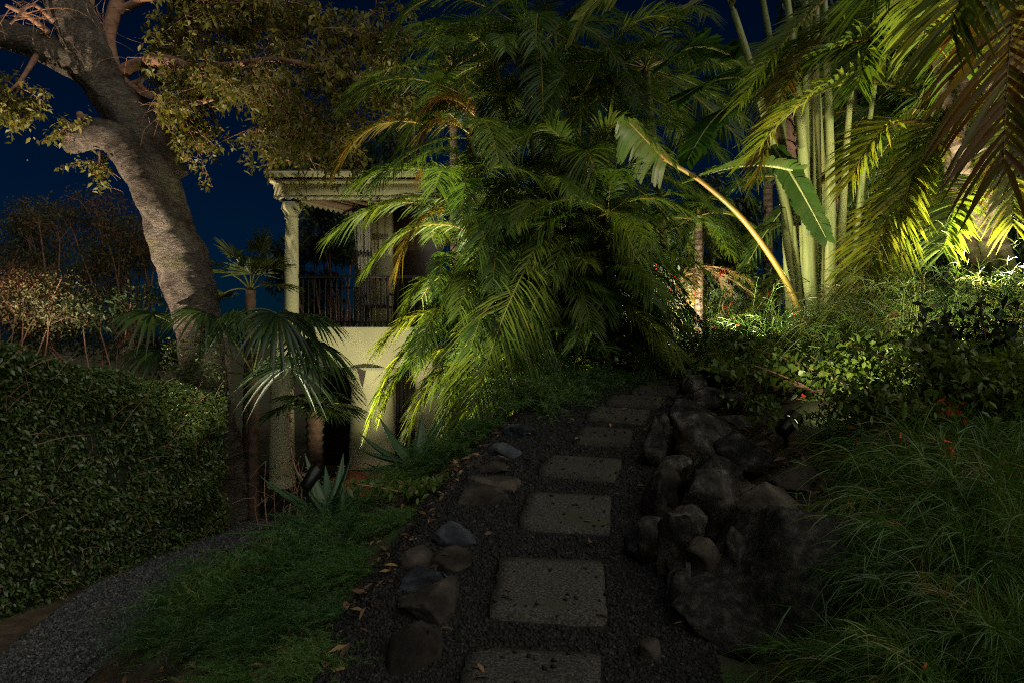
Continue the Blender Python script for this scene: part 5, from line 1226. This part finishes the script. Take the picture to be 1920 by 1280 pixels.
def bushes():
    def at(px, py, d): c = P(px, py, d); c[2] = gz(c[0], c[1]); return c
    firecracker("firecracker_bush", "flowering firecracker bush at the far end of the rock wall left of the traveller's palm", at(1400, 650, 6.9), .8, 1.5, 150, 1, .62, 26)
    firecracker("firecracker_bush", "trailing firecracker bush with green strings in front of the fan of stalks", at(1450, 690, 6.2), .45, .70, 60, 2, .58, 12, needle=.13)
    firecracker("firecracker_bush", "dark firecracker bush at the traveller's palm's foot", at(1560, 700, 5.9), .55, .45, 80, 3, .40, 8)
    firecracker("firecracker_bush", "bright grassy bush lit from the left beyond the black spotlight", at(1680, 740, 4.9), .70, 1.0, 130, 4, .72, 5, lean=(-.6, -.2, 0), needle=.16)
    firecracker("firecracker_bush", "spiky yellow green bush right of the lit grassy one", at(1760, 740, 4.8), .70, 1.15, 130, 5, .66, 5, needle=.16)
    firecracker("firecracker_bush", "feathery bush below the leaning palm trunks", at(1850, 720, 5.0), .85, 1.1, 150, 6, .60, 5, needle=.15)
    firecracker("firecracker_bush", "feathery bush hanging over the great boulder's right end", at(1790, 1130, 2.95), .42, .32, 90, 7, .42, 6, lean=(-.6, -.3, .1), needle=.14, nw=.004)
    firecracker("firecracker_bush", "dark feathery bush in the bottom right corner", at(1800, 1200, 2.65), .50, .42, 110, 8, .42, 6, lean=(-.2, -.2, 0), needle=.13, nw=.004)
    firecracker("firecracker_bush", "dark feathery bush at the right edge above the corner one", at(1910, 1040, 3.1), .45, .32, 90, 9, .45, 5, lean=(-.5, -.2, 0), needle=.14, nw=.004)
    firecracker("firecracker_bush", "long stemmed bush sweeping left over the broad brown rock", at(1720, 1000, 3.4), .55, .32, 40, 10, .50, 3, lean=(-.8, -.2, .1), needle=.18, nw=.004)
    firecracker("firecracker_bush", "low feathery bush at the bottom edge below the great boulder", at(1790, 1262, 2.4), .34, .26, 80, 11, .45, 5, lean=(-.3, -.2, 0), needle=.11, nw=.0035)
    firecracker("firecracker_bush", "lit airy bush beside the far palm with red dots of flower", at(1330, 640, 8.2), .7, 1.6, 120, 12, .6, 20)
    firecracker("firecracker_bush", "dark feathery tuft at the very bottom right of the bed", at(1790, 1290, 2.35), .40, .30, 100, 14, .42, 4, lean=(-.3, -.1, 0), needle=.12, nw=.0035)
    firecracker("firecracker_bush", "dark feathery tuft filling the bottom right corner's edge", at(1890, 1290, 2.4), .42, .34, 100, 15, .42, 3, lean=(-.2, -.1, 0), needle=.12, nw=.0035)
    firecracker("firecracker_bush", "shadowed feathery bush above the bottom right corner", at(1880, 1130, 2.8), .40, .32, 100, 16, .40, 4, lean=(-.3, -.1, 0), needle=.13, nw=.004)
    firecracker("firecracker_bush", "shadowed feathery bush behind the great boulder's top", at(1740, 1050, 3.2), .40, .26, 80, 17, .42, 4, lean=(-.3, -.1, 0), needle=.13, nw=.004)
    for k, (px, d, lab) in enumerate(((1640, 2.02, "feathery tuft spilling over the boulder's lower right corner"), (1720, 1.92, "fine dark tuft on the bottom edge right of the boulder"), (1790, 1.86, "fine dark tuft on the bottom edge nearer the corner"), (1900, 1.9, "fine dark tuft touching the bottom right corner"), (1760, 2.25, "soft green tuft behind the bottom edge tufts"), (1850, 2.2, "soft green tuft inside the bottom right corner"))):
        firecracker("firecracker_bush", lab, at(px, 1300, d), .30, .24, 90, 30 + k, .46, 2, lean=(-.25, -.1, 0), needle=.10, nw=.003)
    firecracker("firecracker_bush", "feathery bush at the right edge under the hanging fronds", at(1950, 800, 4.7), .7, .95, 120, 13, .55, 5, lean=(-.3, 0, 0), needle=.14)
    # leafy shrubs
    r = np.random.default_rng(66)
    def leafy(name, label, c, R, H, N, size, mat, tint, cat="shrub", flowers=0, group="leafy shrubs in the bed", aspect=.5, stems=14):
        root = thing(name, label, cat, c, group); la = Acc(); st = Acc()
        ends = []
        for k in range(stems):
            e = c + np.array([r.normal() * R * .55, r.normal() * R * .55, H * (.45 + .55 * r.random())]); pt = bez(c, c + (e - c) * .5 + ZUP * H * .15, e, 7); tube(st, pt, np.linspace(.009, .003, 7), 4, cap=False); ends.append(pt)
        ends = np.array(ends); pick = ends[r.integers(0, stems, N), r.integers(2, 7, N)]
        q = pick + r.normal(size=(N, 3)) * np.array([R * .22, R * .22, H * .12])
        q[:, 2] = np.maximum(q[:, 2], ground(q[:, 0], q[:, 1]) + .01)
        leaves_at(la, q, size, r, tint, hang=.1, aspect=aspect)
        st.build("stems", TWIG, root, smooth=True); la.build("foliage", mat, root, kind="stuff")
        for k in range(flowers):
            e = ends[r.integers(stems), 6] + r.normal(size=3) * np.array([R * .3, R * .3, H * .15]) - np.array([0, .05, 0]); f = Acc(); leaves_at(f, e + r.normal(size=(16, 3)) * .028, .035, r, .5, aspect=.6); f.build("flower", FLOWER, root)
    leafy("ixora_bush", "tall dark bush dotted with red flower heads at the path's far bend", at(1235, 690, 8.3), .45, 1.25, 2600, .07, DARKLEAF, .5, "bush", 26)
    leafy("creeper", "yellow green small leaved creeper sprawling behind the rock wall", at(1530, 790, 4.7), .75, .22, 1500, .045, YGREEN, .55, "creeper", 2, aspect=.85)
    leafy("leafy_shrub", "dense lit shrub of small leaves below the grassy bushes", at(1640, 830, 4.3), .50, .36, 2600, .045, YGREEN, .5)
    leafy("leafy_shrub", "small leaved shrub filling the bed under the right palm", at(1790, 850, 3.9), .55, .42, 2800, .045, YGREEN, .42)
    leafy("leafy_shrub", "dark thin stemmed shrub standing in front of the lit bushes", at(1745, 880, 3.7), .14, .75, 500, .05, DARKLEAF, .35, stems=5)
    leafy("leafy_shrub", "red stemmed dark shrub near the right edge", at(1865, 900, 3.6), .16, .75, 500, .05, DARKLEAF, .4, stems=5)
    leafy("leafy_shrub", "olive small leaved shrub behind the dark hollow", at(1880, 900, 3.6), .5, .38, 2400, .045, YGREEN, .4)
    leafy("leafy_shrub", "blue green rosette shrub with red flowers right of the broad rock", at(1690, 960, 3.5), .20, .24, 600, .05, DARKLEAF, .9, flowers=4)
    leafy("leafy_shrub", "low dark ground shrub beneath the black spotlight", at(1560, 880, 4.0), .55, .16, 1600, .04, YGREEN, .3)
    leafy("leafy_shrub", "yellow green small leaved shrub above the feathery corner bushes", at(1780, 950, 3.35), .42, .34, 2400, .042, YGREEN, .5)
    leafy("leafy_shrub", "yellow green small leaved shrub at the right edge of the bed", at(1900, 930, 3.4), .42, .36, 2400, .042, YGREEN, .48)
    leafy("leafy_shrub", "mid green small leaved shrub right of the rosette shrub", at(1640, 900, 3.85), .40, .30, 2000, .042, YGREEN, .4)
    leafy("ground_plant", "low broad leaved weed patch on the bank left of the lower aloe", at(500, 1060, 5.1), .35, .16, 700, .06, DARKLEAF, .8)
    leafy("ground_plant", "low leafy patch between the ferns near the lower path", at(390, 1180, 4.7), .40, .14, 800, .055, YGREEN, .25)
    leafy("ground_plant", "low leafy patch in the middle of the left bank", at(560, 1150, 4.0), .35, .14, 700, .05, DARKLEAF, .9)
    leafy("ground_plant", "small leafy patch by the left gravel edge", at(790, 1000, 4.3), .25, .12, 500, .045, YGREEN, .25)
    leafy("leafy_shrub", "shaded shrub under the leaning palm trunks", at(1830, 620, 6.2), .6, .5, 1600, .07, DARKLEAF, .7)
    leafy("leafy_shrub", "grey green shrub beside the farthest stepping stone", at(1330, 670, 7.4), .45, .4, 1500, .05, DARKLEAF, .8)
    # strap leaved clumps
    def strap(name, label, c, n, L, W, tint, seed):
        q = np.random.default_rng(seed); root = thing(name, label, "plant", c, "strap leaved plants")
        for k in range(n):
            az = q.random() * 6.28; e = .6 + .8 * q.random(); a = Acc(); d = np.array([math.cos(az) * math.cos(e), math.sin(az) * math.cos(e), math.sin(e)]); ribbons(a, [c], [d], [np.cross(d, ZUP)], L * (.6 + .6 * q.random()), W, K=9, sag=.35 + .3 * q.random(), tint=tint, keel=.35); a.build("leaf", PADDLE, root)
    strap("strap_leaf_plant", "broad strap leaved plant in the right bed catching the light", at(1790, 720, 4.6), 16, .55, .055, .62, 1)
    strap("strap_leaf_plant", "strap leaved plant behind the bright grassy bush", at(1700, 700, 5.1), 12, .45, .05, .55, 2)
    strap("strap_leaf_plant", "shiny strap leaved plant near the right edge", at(1880, 740, 4.4), 16, .55, .055, .6, 3)
    strap("strap_leaf_plant", "dark broad leaved plant right of the traveller's palm", at(1660, 650, 6.3), 12, .7, .12, .15, 4)
bushes()

# fallen leaves on the right bed and the far bank
def litter():
    r = np.random.default_rng(4); N = 5200
    y = 2.6 + 5 * r.random(N); x = pathx(y) + 0.9 + 2.6 * r.random(N)
    a = Acc(); C = np.stack([x, y, ground(x, y) + .02 + .02 * r.random(N)], -1); D = r.normal(size=(N, 3)); D[:, 2] *= .3
    S = nrm(np.cross(nrm(D), ZUP + r.normal(size=(N, 3)) * .4)); L = .03 + .06 * r.random(N); ribbons(a, C, D, S, L, L * .4, K=3, sag=.2, prof=PROF_LEAF, tint=r.random(N), keel=.3)
    N = 60; y = 2 + 4 * r.random(N); x = pathx(y) + (r.random(N) - .5) * 1.1; C = np.stack([x, y, ground(x, y) + .06], -1); D = r.normal(size=(N, 3)); D[:, 2] *= .2; S = nrm(np.cross(nrm(D), ZUP + r.normal(size=(N, 3)) * .3)); L = .03 + .05 * r.random(N)
    ribbons(a, C, D, S, L, L * .38, K=3, sag=.2, prof=PROF_LEAF, tint=r.random(N), keel=.3)
    N = 1500; y = 2.2 + 5.5 * r.random(N); x = pathx(y) - .70 - 2.2 * r.random(N) ** 1.8; C = np.stack([x, y, ground(x, y) + .02], -1); D = r.normal(size=(N, 3)); D[:, 2] *= .3; S = nrm(np.cross(nrm(D), ZUP + r.normal(size=(N, 3)) * .4)); L = .03 + .05 * r.random(N)
    ribbons(a, C, D, S, L, L * .35, K=3, sag=.2, prof=PROF_LEAF, tint=r.random(N), keel=.3)
    tagit(a.build("leaf_litter", LITTER), "brown fallen leaves scattered over the planted banks", "leaf litter", kind="stuff")
litter()

# ------------------------------------------------------------------ background trees and shrubs
def background():
    r = np.random.default_rng(90); G = "shrubs and trees beyond the hedge"
    leafy_tree("feathery_shrub", "pinkish lit feathery shrub above the hedge at the left edge", (-7.9, 10.6, LOW), (0.1, 0, 1.6), 16, (1, 1, 1), 12000, .045, REDLEAF, r, .5, G, "shrub", .03, blobs=[P(x, y, 10.6 + .4 * r.normal()) for x, y in ((20, 530), (60, 545), (100, 530), (40, 570), (120, 560), (0, 590), (80, 590))])
    leafy_tree("reddish_tree", "reddish brown tree against the night sky left of the leaning trunk", (-7.2, 13.0, LOW), (.1, 0, 2.0), 22, (1, 1, 1), 11000, .055, REDLEAF, r, .62, G, "tree", .09, blobs=[P(x, y, 13 + .5 * r.normal()) for x, y in ((200, 410), (240, 440), (180, 470), (260, 490), (220, 520), (150, 510), (280, 450), (210, 390))])
    leafy_tree("dark_tree", "dark leafy tree with a pointed top near the left edge", (-9.2, 13.5, LOW), (.1, 0, 2.4), 18, (1, 1, 1), 9000, .06, REDLEAF, r, .45, G, "tree", .09, blobs=[P(x, y, 13.5 + .5 * r.normal()) for x, y in ((50, 400), (40, 440), (80, 440), (20, 480), (110, 470), (60, 500), (130, 500))])
    leafy_tree("dark_shrub", "low dark shrub between the hedge and the fan palm", (-6.3, 11.2, LOW), (.1, 0, .8), 12, (1, 1, 1), 4000, .08, DARKLEAF, r, .4, G, "shrub", .05, blobs=[P(x, y, 11.2 + .4 * r.normal()) for x, y in ((180, 600), (230, 620), (130, 630), (280, 610), (60, 640), (300, 570))])
    leafy_tree("dark_shrub", "dark hedge like shrub closing the view at the far bend", (3.6, 11.2, gz(3.6, 11.2)), (0, 0, .5), 16, (1, 1, 1), 6000, .09, DARKLEAF, r, .5, "shrubs at the far bend", "shrub", .05, blobs=[P(a, b, 11.2 + .3 * r.normal()) for a, b in ((1260, 610), (1310, 600), (1370, 590), (1430, 570), (1480, 560), (1400, 530), (1220, 620), (1340, 540))])
    leafy_tree("dark_shrub", "dark shrub behind the foot of the traveller's palm", (5.4, 10.2, gz(5.4, 10.2)), (0, 0, .6), 14, (1, 1, 1), 5000, .09, DARKLEAF, r, .5, "shrubs at the far bend", "shrub", .05, blobs=[P(a, b, 10.2 + .3 * r.normal()) for a, b in ((1580, 540), (1640, 560), (1700, 520), (1620, 480), (1680, 450), (1560, 600), (1740, 560))])
    G2 = "dark trees behind the house and palms"
    T = [(-4.2, 16.5, "dark tree standing behind the balcony", ((560, 470), (600, 420), (640, 480), (600, 540), (650, 420), (580, 380), (540, 520), (620, 580))),
         (-2.0, 17.0, "dark leafy tree rising over the house roof", ((600, 330), (640, 300), (700, 320), (560, 335), (660, 270), (740, 300), (720, 380))),
         (0.5, 15.5, "dark tree hidden behind the areca clump", ((860, 420), (940, 380), (1000, 460), (900, 500), (1040, 420), (980, 540), (860, 580), (1080, 500), (1100, 600))),
         (4.4, 16.0, "dark tree behind the far palms", ((1240, 440), (1300, 480), (1380, 440), (1360, 520), (1260, 520), (1420, 480), (1400, 400), (1330, 380), (1230, 560))),
         (7.2, 12.5, "dense green tree behind the traveller's palm", ((1500, 60), (1580, 40), (1640, 100), (1540, 160), (1600, 220), (1680, 180), (1700, 60), (1620, 320), (1700, 300), (1560, 280))),
         (8.6, 11.5, "dense green tree filling the upper right background", ((1760, 60), (1840, 80), (1900, 140), (1780, 180), (1860, 240), (1760, 300), (1900, 320), (1720, 380), (1840, 400), (1920, 40)))]
    for k, (x, y, lab, pts) in enumerate(T):
        leafy_tree("dark_tree", lab, (x, y, gz(x, y)), (0, 0, 1.6), len(pts) * 2, (1, 1, 1), 7000, .13, DARKLEAF, r, .45, G2, "tree", .12, blobs=[P(a, b, y + .6 * r.normal()) for a, b in pts])
background()

# ------------------------------------------------------------------ garden spotlights (seen and inferred lamps plus added fill lamps)
def spotlight(label, loc, target, watt, angle=75, color=(1.0, .86, .62), blend=.9, size=1.0, stake=.16, radius=.04, hood=.057):
    loc = np.asarray(loc, float); target = np.asarray(target, float); g = gz(loc[0], loc[1])
    root = thing("garden_spotlight", label, "spotlight", (loc[0], loc[1], g), "garden spotlights"); ax = nrm(target - loc)
    a = Acc(); tube(a, [(loc[0], loc[1], g - .05), loc - ax * .05], .011 * size, 8); a.build("stake", BLACKMETAL, root, smooth=True)
    a = Acc(); tube(a, [loc - ax * .085 * size, loc - ax * .07 * size, loc + ax * .02 * size], [.022 * size, .042 * size, .046 * size], 16); bd = a.build("lamp_body", BLACKMETAL, root, smooth=True)
    a = Acc(); tube(a, [loc + ax * .018 * size, loc + ax * (.018 + hood) * size], [.050 * size, .052 * size], 16, cap=False); a.build("hood", BLACKMETAL, bd, smooth=True)
    a = Acc(); tube(a, [loc + ax * .022 * size, loc + ax * .030 * size], .040 * size, 16); a.build("lens", LENS, bd)
    l = bpy.data.lights.new("lamp", 'SPOT'); l.energy = watt; l.spot_size = RAD(angle); l.spot_blend = blend; l.color = color; l.shadow_soft_size = radius
    o = bpy.data.objects.new("lamp", l); COL.objects.link(o); o.parent = root
    p = loc + ax * .085 * size; o.location = p - np.array([loc[0], loc[1], g]); o.rotation_euler = Vector(ax).to_track_quat('-Z', 'Y').to_euler()
    return root
for lab, p, t, w, ang in LIGHTS:
    spotlight(lab, p, t, w, ang, hood=.022 if "glowing" in lab else .057, color=(1.0, .80, .60) if ("hedge" in lab or "feathery" in lab) else (1.0, .91, .60))
